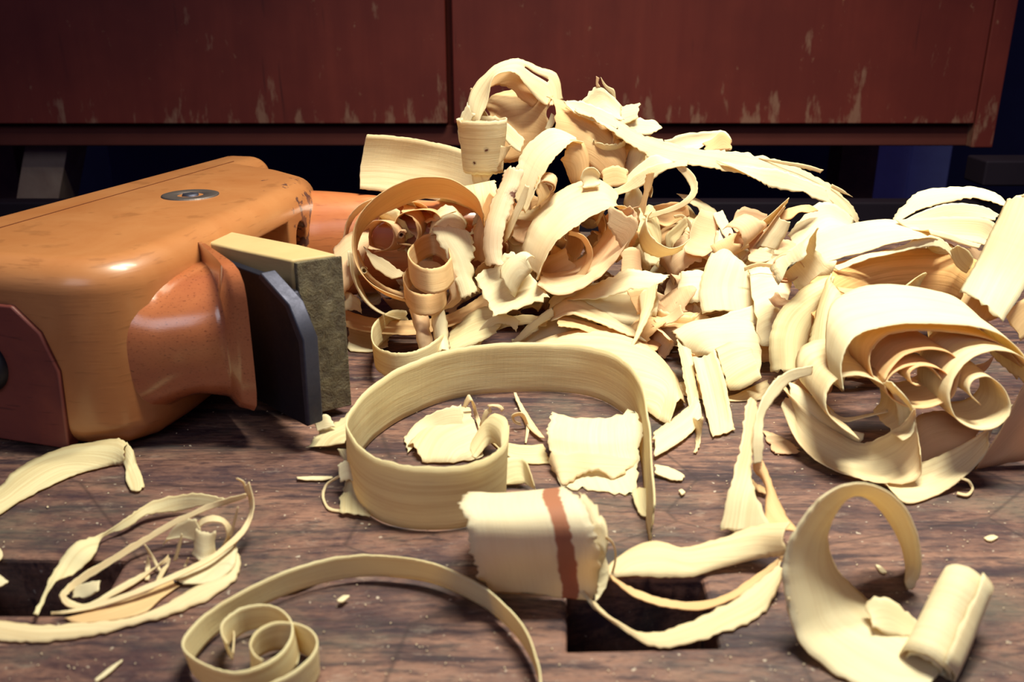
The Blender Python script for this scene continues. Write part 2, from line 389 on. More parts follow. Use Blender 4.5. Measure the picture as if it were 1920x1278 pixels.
# iron: plate along the bed line, corners clipped at its outer end
dI = (IB-IA).normalized(); nI = V((-dI.y*-1, 0)); 
perp = V((dI.y, -dI.x));
if perp.x < 0: perp = -perp                 # towards the nose
def plateI(name, prof, d0, d1, mat, bevel=.0004):
    """prof in (q along the iron from IA, s); thickness d0..d1 towards the nose"""
    def fn(q, s, d):
        p = IA + dI*q + perp*d; return PL(p.x, p.y, s)
    return local(prism(name, prof, d0, d1, mat, fn=fn, bevel=bevel), plane)
prof = [(-.035, .009), (.060, .009), (.0605, .040), (.054, .050), (.038, .0575), (-.035, .0575)]
iron = plateI('iron', prof, 0, .0035, STEEL, .0005)
prof2 = [(.0595, .010), (.0620, .010), (.0628, .0405), (.056, .0512), (.040, .0588), (.038, .0565), (.0535, .0495), (.0595, .039)]
ie = plateI('iron_edge', prof2, -.0006, .0052, WORN, .0007); local(ie, iron); ie['label'] = 'worn shiny steel edge'
plateI('cap_iron', [(-.03, .010), (.052, .010), (.056, .020), (.056, .045), (.050, .053), (-.03, .0565)], .0036, .0075, STEEL, .0008)
w_out = [(.0600, .0160), (.0500, .040), (.0413, .0640), (.0440, .0665), (.0528, .0755), (.0620, .057), (.0700, .035), (.0765, .0178), (.075, .000), (.066, .000)]
wd = prism('wedge', w_out, .0022, .0605, WEDGE, fn=PL, bevel=.0010); local(wd, plane)
wf = prism('wedge_striking_face', [(.0416, .0645), (.0526, .0757), (.0534, .0765), (.0530, .0774), (.0410, .0660)], .0030, .0598, WEDGE_END, fn=PL, bevel=.0006); local(wf, wd)
# front horn
def sweep(name, pts, mat, parent=None, seg=28, sub=8):
    """pts: (Vector, r_horizontal, r_vertical)"""
    P = [p[0] for p in pts]; vs, fs = [], []
    n = (len(pts)-1)*sub+1
    def cr(a, b, c, d, t): return .5*((2*b)+(c-a)*t+(2*a-5*b+4*c-d)*t*t+(3*b-a-3*c+d)*t**3)
    C3, R = [], []
    for i in range(n):
        k = min(i//sub, len(pts)-2); t = (i-k*sub)/sub
        q = [pts[max(0, k-1)], pts[k], pts[k+1], pts[min(len(pts)-1, k+2)]]
        C3.append(cr(q[0][0], q[1][0], q[2][0], q[3][0], t)); R.append((cr(q[0][1], q[1][1], q[2][1], q[3][1], t), cr(q[0][2], q[1][2], q[2][2], q[3][2], t)))
    for i in range(n):
        tg = (C3[min(i+1, n-1)]-C3[max(i-1, 0)]).normalized()
        sd = tg.cross(V((0, 0, 1))).normalized(); up = sd.cross(tg).normalized()
        for k in range(seg):
            a = 2*math.pi*k/seg; vs.append(C3[i]+sd*math.cos(a)*R[i][0]+up*math.sin(a)*R[i][1])
    for i in range(n-1):
        for k in range(seg): fs.append((i*seg+k, i*seg+(k+1) % seg, (i+1)*seg+(k+1) % seg, (i+1)*seg+k))
    fs.append(tuple(range(seg))[::-1]); fs.append(tuple(range((n-1)*seg, n*seg)))
    o = link(name, mesh_from(name, vs, fs), mat)
    if parent: local(o, parent)
    return o
sweep('front_horn', [(PL(.160, .004, .034), .020, .026), (PL(.164, .020, .034), .019, .0255), (PL(.168, .042, .034), .015, .024), (PL(.176, .066, .034), .015, .021),
                     (PL(.188, .088, .035), .017, .0185), (PL(.202, .104, .036), .015, .015), (PL(.210, .112, .037), .006, .006)], HORN, plane)
# ------------------------------------------------------------------ shavings
def cr(a, b, c, d, t): return .5*((2*b)+(c-a)*t+(2*a-5*b+4*c-d)*t*t+(3*b-a-3*c+d)*t**3)
def spline(P, n):
    m = len(P)-1; out = []
    for i in range(n):
        x = i/(n-1)*m; k = min(int(x), m-1); t = x-k
        out.append(cr(P[max(0, k-1)], P[k], P[k+1], P[min(m, k+2)], t))
    return out
SEED = [0]
def ribbon(label, A, B, mat=None, fray=.0004, ends=.0015, bow=0., thick=.00030, nw=8, wav=.0006, split=None, group='planed wood shavings on the bench', name='wood_shaving', cat='shaving'):
    """ruled, frayed sheet between the 3D edge curves A and B (same number of points)"""
    SEED[0] += 1; sd = SEED[0]*7.31
    ln = sum((A[i+1]-A[i]).length + (B[i+1]-B[i]).length for i in range(len(A)-1))/2
    n = max(14, min(150, int(ln/.0012)))
    a, b = spline(A, n), spline(B, n)
    cen = sum(a+b, V((0, 0, 0)))/(2*n)
    mw = sum((b[i]-a[i]).length for i in range(n))/n; fray = min(fray, .11*mw); ends = min(ends, .16*mw, .10*ln); wav = min(wav, .08*mw)
    rows = []; vv = 0
    for i in range(n):
        if i: vv += ((a[i]+b[i])/2-(a[i-1]+b[i-1])/2).length
        rows.append(vv)
    verts, uvs = [], []
    for i in range(n):
        acr = b[i]-a[i]; wd_ = acr.length; ad = acr.normalized() if wd_ > 1e-7 else V((1, 0, 0))
        tg = ((a[min(i+1, n-1)]+b[min(i+1, n-1)])-(a[max(i-1, 0)]+b[max(i-1, 0)])); tg = tg.normalized() if tg.length > 1e-9 else V((0, 1, 0))
        nm = ad.cross(tg); nm = nm.normalized() if nm.length > 1e-6 else V((0, 0, 1))
        fa = fray*(noise.noise(V((rows[i]*900, sd, 1)))*1.0 + .8*noise.noise(V((rows[i]*2600, sd, 9))) + 1.6*min(0, noise.noise(V((rows[i]*160, sd, 5)))))
        fb = fray*(noise.noise(V((rows[i]*900, sd, 31)))*1.0 + .8*noise.noise(V((rows[i]*2600, sd, 39))) + 1.6*min(0, noise.noise(V((rows[i]*160, sd, 55)))))
        for j in range(nw+1):
            s = j/nw
            p = a[i].lerp(b[i], s) + nm*bow*4*s*(1-s)
            edge = 1-2*s
            p -= ad*(fa*max(0, edge)**2) if edge > 0 else -ad*(fb*edge*edge)
            p += nm*wav*noise.noise(V((rows[i]*70, s*wd_*70, sd)))
            if i == 0 or i == n-1:
                k = (-1 if i == 0 else 1)*ends*(noise.noise(V((s*wd_*500, sd, i)))+.6*noise.noise(V((s*wd_*1600, sd, i+5)))+.5*noise.noise(V((s*wd_*3600, sd, i+9))))
                p += tg*k
            p.z = max(p.z, .0004+.0002*((SEED[0] % 7)))
            verts.append(p-cen); uvs.append((s*wd_*100, rows[i]*100))
    fs = []
    for i in range(n-1):
        for j in range(nw):
            if split and any(j == q and i/n > lo and i/n < hi for q, lo, hi in split): continue
            fs.append((i*(nw+1)+j, (i+1)*(nw+1)+j, (i+1)*(nw+1)+j+1, i*(nw+1)+j+1))
    me = mesh_from(name, verts, fs)
    ul = me.uv_layers.new(name='UVMap')
    for lp in me.loops: ul.data[lp.index].uv = uvs[lp.vertex_index]
    o = link(name, me, mat or CREAM); o.location = cen
    so = o.modifiers.new('thickness', 'SOLIDIFY'); so.thickness = thick; so.offset = 0
    tag(o, label, cat, group)
    return o
def wlist(w, n):
    if not hasattr(w, '__len__'): return [w]*n
    return [w[0] + 0]*n if len(w) == 1 else [w[min(len(w)-2, int(i/(n-1)*(len(w)-1)))]*(1-((i/(n-1)*(len(w)-1))-min(len(w)-2, int(i/(n-1)*(len(w)-1))))) + w[min(len(w)-2, int(i/(n-1)*(len(w)-1)))+1]*((i/(n-1)*(len(w)-1))-min(len(w)-2, int(i/(n-1)*(len(w)-1)))) for i in range(n)]
def stand(label, pts, z, w, lean=(0, 0), mat=None, **k):
    """shaving standing on its edge: pts trace the upper rim at height z (number or list)"""
    n = len(pts); zs = wlist(z, n); ws = wlist(w, n)
    A = [WZ(x, y, zs[i]) for i, (x, y) in enumerate(pts)]
    d = V((lean[0], lean[1], -1)).normalized()
    B = [A[i]+d*ws[i] for i in range(n)]
    return ribbon(label, A, B, mat, **k)
def curl(label, pts, anchor, axis, w, mat=None, normal=None, **k):
    """pts trace one rim, lying in the plane through anchor with the given normal; the band runs w along axis"""
    ax = V(axis).normalized(); nn = V(normal).normalized() if normal else ax
    p0 = WY(*anchor); n = len(pts); ws = wlist(w, n)
    A = [WP(x, y, p0, nn) for x, y in pts]; B = [A[i]+ax*ws[i] for i in range(n)]
    return ribbon(label, A, B, mat, **k)
def strip(label, A, B, mat=None, **k):
    """two edges as (px,py,Y)"""
    return ribbon(label, [WY(*p) for p in A], [WY(*p) for p in B], mat, **k)
def roll(label, p0, p1, r0, r1, turns=1.6, mat=None, start=0., shrink=.45, **k):
    a, b = WY(*p0), WY(*p1); ax = (b-a).normalized()
    u = ax.cross(V((0, 0, 1))); u = u.normalized() if u.length > 1e-3 else V((1, 0, 0)); v = u.cross(ax).normalized()
    n = max(8, int(turns*9)); A, B = [], []
    for i in range(n+1):
        t = i/n; an = start + turns*2*math.pi*t; f = 1-shrink*t
        dd = u*math.cos(an)+v*math.sin(an); A.append(a+dd*r0*f); B.append(b+dd*r1*f)
    return ribbon(label, A, B, mat, **k)
def S(label, A, B, YA, YB, mat=None, **k):
    """two pixel-traced edges, each with its own depth profile (metres in front of the camera)"""
    ya, yb = wlist(YA, len(A)), wlist(YB, len(B))
    if len(A) != len(B): raise ValueError(label)
    return ribbon(label, [WY(p[0], p[1], ya[i]) for i, p in enumerate(A)], [WY(p[0], p[1], yb[i]) for i, p in enumerate(B)], mat, **k)
# --- foreground
stand('long broad shaving bent into a large open ring on its edge, centre of the bench',
      [(953, 800), (945, 835), (905, 860), (850, 872), (780, 874), (720, 862), (680, 840), (658, 812), (651, 790), (662, 762), (700, 722), (770, 680), (860, 652), (960, 642), (1060, 643), (1130, 655), (1178, 680), (1202, 715), (1213, 770), (1221, 840), (1225, 900), (1226, 950)],
      [.0215, .021, .0205, .020, .021, .021, .0205, .018, .012], [.0215, .021, .0205, .020, .021, .021, .020, .0178, .0118], lean=(-.06, .0), mat=OLIVE, fray=.0003, thick=.00045, ends=.0025)
S('wide white shaving tile with a reddish-brown stripe, in front of the large ring',
  [(905, 1112), (897, 1075), (885, 1030), (873, 980), (864, 945), (872, 926), (892, 922)], [(1112, 1126), (1122, 1085), (1124, 1040), (1112, 985), (1090, 940), (1062, 914), (1050, 915)],
  [.196, .190, .187, .188, .194, .206, .222], [.196, .191, .188, .189, .195, .206, .222], STRIPE, fray=.0011, ends=.002, bow=-.0006, nw=12)
S('ragged pale curl rolled behind the right edge of the striped tile',
  [(1085, 925), (1110, 940), (1130, 965), (1140, 1000), (1132, 1030)], [(1075, 960), (1100, 1000), (1118, 1040), (1120, 1090), (1115, 1130)], [.21, .208, .205, .203, .203], [.205, .203, .20, .198, .197], PALE, fray=.002, bow=.003)
S('hair-thin splinter looping beside the striped tile', [(1128, 1003), (1148, 1020), (1152, 1050), (1140, 1085), (1122, 1098)], [(1131, 1001), (1151, 1018), (1156, 1050), (1144, 1088), (1125, 1102)], .20, .20, CREAM, nw=2, fray=.0001)
S('tiny white curl at the torn right edge of the striped tile', [(1108, 985), (1125, 975), (1133, 990), (1125, 1005), (1113, 1000)], [(1100, 1030), (1120, 1030), (1135, 1040), (1130, 1050), (1112, 1050)], .198, .195, PALE, nw=4)
stand('narrow shaving in a long arc with a spiral end, nearest the camera',
      [(1013, 1330), (1012, 1275), (1008, 1240), (990, 1190), (950, 1135), (890, 1088), (800, 1053), (700, 1039), (620, 1045), (540, 1068), (450, 1110), (390, 1148), (352, 1185), (342, 1208), (359, 1230), (405, 1254), (449, 1259), (505, 1238), (539, 1208), (548, 1174), (531, 1148), (497, 1133), (449, 1140), (419, 1164), (416, 1185), (425, 1203)],
      .0085, [.0085, .0085, .0085, .0085, .0085, .0085, .0083, .0075, .005], mat=OLIVE, fray=.0002, thick=.0004, lean=(.1, .1))
stand('inner loop of a thin shaving coiled inside the near spiral',
      [(430, 1320), (500, 1282), (550, 1258), (587, 1222), (592, 1195), (570, 1174), (524, 1165), (485, 1178), (467, 1204), (474, 1224), (490, 1236)],
      .0085, [.0085, .0085, .0083, .007, .004], mat=OLIVE, fray=.0002, thick=.0004)
stand('fine splinter standing inside the near spiral', [(437, 1175), (439, 1190), (437, 1222)], .004, .001, mat=CREAM, nw=2)
S('thin curled strip at the left edge in front of the plane, its end folded down',
  [(-70, 935), (0, 912), (22, 888), (75, 856), (142, 833), (209, 822), (238, 828)], [(-70, 1000), (0, 965), (56, 930), (131, 895), (180, 880), (215, 872), (234, 870)],
  [.268, .266, .267, .270, .272, .272, .270], [.225, .236, .245, .258, .262, .266, .266], OLIVE, bow=.0015, fray=.0005)
S('folded-down end of the thin strip at the left edge', [(238, 828), (250, 845), (256, 870), (266, 892), (272, 915)], [(232, 870), (236, 880), (236, 900), (246, 920), (262, 922)], [.27, .268, .265, .262, .2525], [.266, .262, .258, .2525, .251], OLIVE, fray=.0003)
# --- leaf-shaped tangle on the left
Lf = 'splintered shavings tangled in a leaf shape at the lower left'
S('back rib of the leaf-shaped tangle, a twisted ribbon at lower left', [(64, 1150), (86, 1099), (108, 1058), (142, 1017), (195, 998), (240, 968), (275, 944), (337, 925), (393, 927), (428, 938)],
  [(72, 1153), (100, 1095), (140, 1075), (178, 1040), (192, 1008), (238, 990), (280, 965), (337, 958), (380, 948), (425, 942)], [.184, .195, .205, .212, .220, .226, .232, .236, .234, .232], [.184, .195, .202, .208, .219, .224, .230, .234, .233, .232], OLIVE, group=Lf, wav=.0008)
S('straight narrow shaving crossing the leaf-shaped tangle diagonally', [(462, 925), (420, 935), (374, 951), (299, 988), (224, 1033), (150, 1078), (116, 1108), (112, 1122)], [(462, 934), (422, 946), (376, 962), (301, 1001), (227, 1047), (154, 1093), (126, 1116), (122, 1128)],
  [.222, .222, .221, .217, .209, .199, .192, .190], [.222, .222, .220, .216, .208, .198, .191, .189], CREAM, group=Lf)
S('right rib of the leaf-shaped tangle ending in a frayed upright tip', [(467, 903), (476, 950), (460, 998), (413, 1040), (357, 1071), (264, 1112), (170, 1142), (96, 1152)], [(460, 912), (468, 955), (452, 990), (405, 1034), (345, 1066), (256, 1104), (165, 1136), (96, 1146)],
  [.225, .222, .215, .207, .200, .192, .187, .184], [.226, .224, .216, .208, .201, .193, .188, .184], CREAM, group=Lf, fray=.0008, ends=.004)
S('hair-thin splinter tip at the top of the leaf-shaped tangle', [(443, 897), (455, 905), (462, 925)], [(445, 896), (458, 904), (465, 924)], .228, .226, CREAM, nw=2, group=Lf)
S('low bottom shaving of the leaf-shaped tangle running off the left edge', [(-60, 1155), (0, 1162), (75, 1172), (168, 1166), (243, 1160), (299, 1137), (374, 1096), (430, 1074), (447, 1040)], [(-60, 1188), (0, 1200), (75, 1204), (168, 1192), (250, 1172), (330, 1150), (395, 1122), (445, 1082), (452, 1045)],
  [.187, .187, .186, .187, .189, .193, .2, .206, .212], [.180, .178, .177, .179, .183, .188, .194, .202, .210], CREAM, group=Lf, fray=.0012, bow=.001)
S('orange-tinted thin sheet inside the leaf-shaped tangle', [(120, 1160), (180, 1145), (240, 1125), (290, 1105), (320, 1085)], [(150, 1170), (215, 1163), (270, 1150), (300, 1125), (335, 1100)], [.186, .19, .194, .198, .202], [.183, .185, .189, .194, .199], AMBER, group=Lf)
S('upper inner splinter of the leaf-shaped tangle with curled end at its left', [(112, 1115), (124, 1135), (165, 1140), (220, 1112), (270, 1082), (315, 1040)], [(118, 1112), (140, 1128), (168, 1130), (215, 1102), (262, 1076), (318, 1052)], [.19, .188, .188, .194, .201, .209], [.191, .19, .19, .196, .202, .208], CREAM, group=Lf, ends=.003)
S('broad pale fin at the right belly of the leaf-shaped tangle', [(325, 1088), (355, 1072), (395, 1050), (440, 1020), (450, 1000)], [(345, 1098), (385, 1097), (410, 1090), (440, 1062), (446, 1030)], [.204, .207, .210, .215, .217], [.199, .199, .2005, .206, .212], PALE, group=Lf, bow=.001)
S('feathery torn piece in the upper part of the leaf-shaped tangle', [(306, 1022), (315, 1000), (345, 975), (368, 975)], [(312, 1010), (345, 1008), (372, 1015), (376, 1000)], .214, .213, PALE, group=Lf, fray=.003, ends=.004)
S('small upright tile standing in the leaf-shaped tangle', [(368, 990), (385, 998), (403, 995)], [(362, 1042), (380, 1056), (402, 1045)], .212, .2115, PALE, group=Lf)
S('small arched strip at the top right of the leaf-shaped tangle', [(368, 985), (385, 968), (412, 968), (432, 985), (430, 1010), (418, 1028)], [(372, 992), (388, 980), (410, 979), (422, 990), (424, 1008), (412, 1030)], .216, .214, CREAM, group=Lf)
for i, (a, b, wd) in enumerate([((325, 1050), (340, 1000), 6), ((272, 1088), (276, 1042), 8), ((344, 1064), (352, 1045), 4), ((300, 1075), (270, 1020), 6), ((430, 1005), (445, 950), 5), ((290, 1100), (318, 1046), 9)]):
    S(['bent splinter hanging below the torn feathery piece', 'upright spike among the fibres of the leaf-shaped tangle', 'tiny stub of splinter right of centre in the leaf-shaped tangle', 'grey-white sliver leaning left inside the leaf-shaped tangle', 'slim splinter bridging the tip of the leaf-shaped tangle', 'tapered fibre rising from the orange sheet in the leaf-shaped tangle'][i],
      [a, ((a[0]+b[0])/2-1, (a[1]+b[1])/2), b], [(a[0]+wd, a[1]), ((a[0]+b[0])/2+wd, (a[1]+b[1])/2), (b[0]+2, b[1])], .207, .207, CREAM, nw=3, group=Lf)
S('translucent scrap resting at the dog hole behind the leaf-shaped tangle', [(135, 1100), (155, 1092), (188, 1090)], [(135, 1122), (160, 1122), (184, 1108)], .196, .193, PALE, group=Lf, fray=.002)
S('pale scrap cut by the left frame edge, upper', [(-20, 1020), (0, 1028), (6, 1040)], [(-20, 1060), (0, 1050), (5, 1043)], .215, .212, PALE)
S('pale scrap cut by the left frame edge, lower', [(-20, 1070), (0, 1078), (14, 1090)], [(-20, 1110), (0, 1100), (12, 1093)], .2015, .199, PALE)
# --- right foreground loop
S('thick pale shaving bent into an upright open loop at lower right', [(1712, 1108), (1728, 1060), (1718, 995), (1685, 940), (1632, 908), (1580, 911), (1530, 943), (1490, 1000), (1469, 1065), (1478, 1130), (1495, 1200), (1560, 1262), (1650, 1310), (1740, 1320)],
  [(1700, 1106), (1706, 1060), (1690, 1005), (1655, 958), (1618, 925), (1588, 922), (1566, 955), (1552, 1010), (1566, 1062), (1595, 1098), (1632, 1130), (1690, 1165), (1740, 1190), (1770, 1200)],
  [.197, .195, .193, .192, .190, .187, .184, .181, .178, .176, .172, .166, .158, .156], [.206, .206, .207, .208, .206, .203, .201, .200, .198, .196, .192, .186, .180, .178], PALE, fray=.0006, thick=.00045, bow=-.002, nw=12)
roll('small tight roll leaning at the lower right corner', (1812, 1085, .183), (1735, 1250, .165), .0058, .0066, 2.3, PALE, start=2.2, shrink=.5)
S('crumpled pale flakes in the bottom of the lower right loop', [(1620, 1130), (1650, 1118), (1690, 1140), (1720, 1165)], [(1640, 1175), (1670, 1190), (1710, 1200), (1740, 1205)], .183, .176, PALE, fray=.003, wav=.003, ends=.004)
S('thin spring of wood at the left foot of the lower right loop', [(1478, 1120), (1474, 1140), (1484, 1160), (1492, 1145)], [(1482, 1120), (1480, 1140), (1486, 1154), (1496, 1145)], .176, .176, CREAM, nw=2)
# --- centre right twisted group
S('upper band of the twisted loop right of the striped tile', [(1148, 1062), (1180, 1032), (1230, 1014), (1285, 1024), (1350, 1008), (1420, 985), (1485, 980)], [(1144, 1082), (1180, 1082), (1240, 1082), (1300, 1078), (1370, 1060), (1430, 1046), (1470, 1040)],
  [.207, .213, .216, .216, .216, .214, .208], [.199, .199, .2, .202, .205, .205, .203], CREAM, bow=.002)
S('middle band of the twisted loop, sagging over the dog hole', [(1145, 1078), (1190, 1104), (1250, 1124), (1310, 1128), (1365, 1112), (1420, 1075), (1468, 1040)], [(1150, 1088), (1195, 1122), (1250, 1138), (1320, 1142), (1385, 1118), (1425, 1088), (1468, 1050)],
  [.198, .196, .193, .193, .197, .201, .204], [.196, .193, .1905, .190, .195, .199, .203], AMBER)
S('lower band of the twisted loop crossing the dog hole', [(1082, 1100), (1110, 1125), (1160, 1168), (1210, 1188), (1280, 1172), (1350, 1140), (1410, 1100), (1462, 1050)], [(1100, 1120), (1125, 1150), (1180, 1190), (1230, 1215), (1300, 1205), (1370, 1182), (1432, 1150), (1466, 1082)],
  [.193, .190, .185, .183, .184, .189, .195, .202], [.190, .187, .181, .176, .178, .182, .189, .197], CREAM, fray=.0006, bow=.001)
S('tall forked shaving leaning up from the twisted loop, left prong', [(1352, 992), (1362, 930), (1378, 870), (1392, 810), (1397, 770), (1402, 745)], [(1455, 1000), (1420, 930), (1408, 880), (1420, 820), (1420, 780), (1416, 752)], [.217, .224, .233, .243, .25, .255], [.213, .222, .233, .243, .25, .255], CREAM, fray=.0008, ends=.003)
S('curved upper arm of the forked shaving with a frayed split tip', [(1414, 870), (1412, 820), (1420, 770), (1438, 730), (1470, 698), (1524, 684)], [(1428, 868), (1432, 820), (1432, 782), (1452, 750), (1484, 716), (1522, 702)], [.236, .24, .246, .253, .26, .266], [.236, .24, .246, .252, .26, .265], PALE, fray=.0012, ends=.005)
S('right limb of the forked shaving descending to the loop', [(1424, 850), (1440, 885), (1458, 930), (1478, 970), (1500, 998)], [(1412, 880), (1434, 908), (1436, 940), (1434, 975), (1440, 1000)], [.24, .235, .228, .221, .215], [.238, .233, .226, .219, .213], AMBER, bow=.001)
S('thin amber strip lying between the prongs of the forked shaving', [(1400, 1), (1400, 1)][:0] or [(1412, 900), (1425, 915), (1436, 922)], [(1412, 910), (1424, 925), (1436, 932)], .25, .245, AMBER, nw=3)
# --- inside and beside the ring
S('stubby upright curl with torn lower edge, inside the ring at right', [(1035, 772), (1029, 790), (1027, 815), (1030, 840), (1034, 862), (1052, 912)], [(1190, 768), (1204, 790), (1205, 815), (1200, 850), (1196, 880), (1192, 930)],
  [.288, .278, .270, .266, .262, .254], [.288, .278, .270, .264, .258, .252], PALE, fray=.001, ends=.006, bow=.003, nw=14)
S('overlapping second turn of the stubby curl inside the ring', [(1028, 862), (1040, 848), (1080, 846), (1130, 852), (1200, 862)], [(1052, 908), (1060, 912), (1090, 892), (1120, 880), (1150, 900)], [.263, .262, .262, .262, .262], [.2545, .254, .256, .257, .256], CREAM, fray=.0015)
S('pale flat sheet lying inside the ring at left', [(765, 835), (800, 790), (850, 765), (874, 760)], [(790, 868), (850, 868), (900, 860), (905, 850)], [.282, .298, .308, .310], [.268, .27, .274, .28], CREAM, bow=.003, fray=.001)
S('small translucent scrap leaning on the ring wall inside at left', [(757, 822), (785, 790), (830, 765), (865, 760)], [(765, 850), (800, 815), (840, 800), (872, 815)], .293, .289, PALE, fray=.002, wav=.002)
S('short standing hook of shaving in the middle of the ring', [(885, 830), (915, 780), (950, 785), (950, 830)], [(890, 862), (920, 830), (945, 850), (950, 875)], [.285, .285, .272, .262], [.273, .272, .262, .256], OLIVE, bow=.002)
S('folded curl poking out under the front wall of the ring', [(905, 895), (940, 862), (975, 855), (990, 870), (1000, 905)], [(905, 918), (945, 912), (978, 905), (985, 910), (1002, 918)], [.25, .256, .258, .252, .247], [.2485, .25, .25, .25, .2475], OLIVE)
S('tall thin splinter standing in the middle of the ring', [(963, 736), (974, 770), (990, 805), (1012, 825)], [(968, 736), (982, 768), (1002, 800), (1022, 826)], [.32, .31, .298, .288], [.32, .31, .298, .288], CREAM, nw=3)
S('low arched strip joining the splinters inside the ring', [(905, 800), (940, 825), (980, 835), (1020, 832)], [(905, 812), (945, 850), (985, 868), (1030, 868)], [.292, .286, .284, .286], [.29, .28, .276, .276], OLIVE)
S('tiny twisted hair of wood inside the ring at left of the tall splinter', [(898, 800), (908, 770), (918, 765), (914, 758), (938, 758), (946, 768)], [(906, 800), (914, 778), (922, 772), (918, 762), (934, 764), (940, 772)], .294, .293, CREAM, nw=3)
S('thin ribbon curling up at the left inside back of the ring', [(868, 762), (880, 740), (892, 790), (905, 830)], [(874, 764), (886, 752), (900, 786), (912, 822)], .30, .298, CREAM, nw=3)
S('small splinter loop near the tall splinter in the ring', [(975, 792), (966, 788), (964, 782), (976, 780), (986, 800), (984, 832)], [(978, 798), (964, 792), (960, 778), (980, 774), (992, 800), (988, 832)], .293, .292, CREAM, nw=3)
S('torn shaving scrap lying just outside the ring at left below the iron', [(574, 842), (600, 808), (640, 785), (672, 752)], [(578, 838), (640, 832), (660, 812), (690, 775)], [.280, .283, .286, .290], [.277, .272, .277, .284], OLIVE, fray=.002, ends=.004)
S('white fluffy burr at the foot of the iron', [(590, 792), (605, 776), (618, 780)], [(596, 810), (612, 805), (628, 800)], .284, .281, PALE, fray=.004, ends=.005, wav=.003)
S('short vertical strip leaning on the left outside of the ring', [(632, 842), (652, 880), (640, 930), (636, 965)], [(662, 840), (690, 880), (698, 930), (694, 972)], [.262, .252, .244, .2365], [.258, .247, .240, .2345], OLIVE, fray=.001)
S('small crumpled flake stuck on the left outside of the ring', [(632, 870), (650, 862), (662, 880)], [(640, 905), (655, 900), (668, 905)], .249, .245, PALE, fray=.003, wav=.003)
S('hair-thin hoop lying left of the ring', [(640, 888), (612, 905), (603, 930), (615, 955), (640, 960)], [(642, 892), (616, 908), (608, 930), (618, 951), (640, 955)], .2475, .2475, CREAM, nw=2)
S('needle-like sliver on the bench left of the ring', [(556, 895), (590, 893), (622, 894)], [(558, 897), (590, 901), (622, 896)], .2565, .254, PALE, nw=3)
S('frayed pale scrap right of the ring tail', [(1228, 868), (1255, 875), (1282, 892)], [(1228, 888), (1255, 900), (1278, 902)], .262, .257, PALE, fray=.003)
S('rounded rolled end of the ring tail resting on the bench', [(1185, 915), (1190, 945), (1200, 968), (1215, 972)], [(1222, 915), (1226, 940), (1226, 960), (1222, 970)], [.245, .238, .2335, .2325], [.245, .238, .2345, .2325], OLIVE)
# --- middle of the heap, low front
S('broad sheet with growth lines behind the large ring', [(1012, 640), (1080, 618), (1150, 625), (1215, 648), (1262, 700), (1285, 760)], [(1010, 700), (1080, 720), (1150, 740), (1200, 765), (1235, 790), (1255, 800)], [.375, .365, .36, .355, .345, .335], [.345, .335, .325, .318, .31, .303], CREAM, bow=.006, nw=12, fray=.0006)
S('sloping sheet left of the growth-lined sheet, partly shaded', [(960, 640), (1000, 600), (1050, 590), (1110, 595)], [(1010, 690), (1060, 680), (1100, 690), (1150, 700)], .385, .355, PALE, bow=.004)
S('white strip arched over like a saddle right of the ring', [(1262, 622), (1300, 606), (1345, 594), (1378, 586), (1396, 592)], [(1300, 672), (1330, 668), (1372, 690), (1405, 704), (1426, 712)], [.372, .372, .370, .368, .367], [.345, .338, .330, .325, .322], PALE, bow=.006, fray=.0005, nw=14)
S('rear end of the saddle-shaped strip turned under at right', [(1366, 590), (1392, 588), (1410, 612)], [(1382, 640), (1402, 650), (1416, 660)], .374, .366, OLIVE, bow=.002)
S('lower flap of the saddle-shaped strip beside the boat-shaped shaving', [(1340, 655), (1372, 640), (1400, 640)], [(1366, 732), (1395, 728), (1428, 708)], [.338, .34, .342], [.318, .316, .316], OLIVE, bow=.002, fray=.0003)
S('left hanging leg of the saddle-shaped strip', [(1268, 632), (1277, 680), (1287, 735), (1294, 786)], [(1296, 655), (1302, 695), (1310, 742), (1316, 784)], [.348, .332, .316, .306], [.344, .330, .315, .305], OLIVE, bow=.001)
S('right hanging leg of the saddle-shaped strip, squared off at the end', [(1298, 668), (1310, 715), (1322, 768), (1336, 822)], [(1340, 655), (1356, 700), (1368, 755), (1378, 808)], [.333, .318, .304, .292], [.333, .318, .304, .292], CREAM, bow=.0015, fray=.0003)
S('thin shaded gusset between the two saddle legs', [(1294, 662), (1302, 700), (1312, 745)], [(1302, 664), (1314, 704), (1322, 745)], .345, .34, AMBER, nw=3)
S('low strip on the bench curving right from behind the ring tail', [(1225, 815), (1260, 790), (1290, 765), (1300, 740)], [(1226, 862), (1265, 840), (1300, 812), (1318, 785)], [.292, .30, .31, .32], [.2725, .281, .292, .303], PALE, bow=.002)
S('dangling frayed tip below the saddle-shaped strip', [(1296, 785), (1304, 815), (1300, 848)], [(1316, 785), (1314, 818), (1308, 850)], .3, .282, CREAM, fray=.002, nw=3)
S('small triangular shaving under the right side of the saddle', [(1260, 728), (1285, 715), (1350, 745), (1440, 712)], [(1270, 735), (1300, 745), (1370, 752), (1445, 748)], .335, .325, CREAM)
S('pleated stack of thin folded strips above the ring, upper layer', [(1035, 560), (1050, 535), (1110, 530), (1180, 520), (1240, 512)], [(1040, 590), (1080, 575), (1140, 600), (1190, 610), (1230, 590)], [.385, .388, .39, .39, .39], [.372, .372, .37, .37, .37], PALE, fray=.0015, bow=.003)
S('pleated stack of thin folded strips above the ring, middle layer', [(1035, 575), (1070, 555), (1120, 575), (1180, 600), (1220, 615)], [(1036, 600), (1075, 590), (1120, 605), (1170, 628), (1215, 640)], .374, .362, CREAM, fray=.001, wav=.0015)
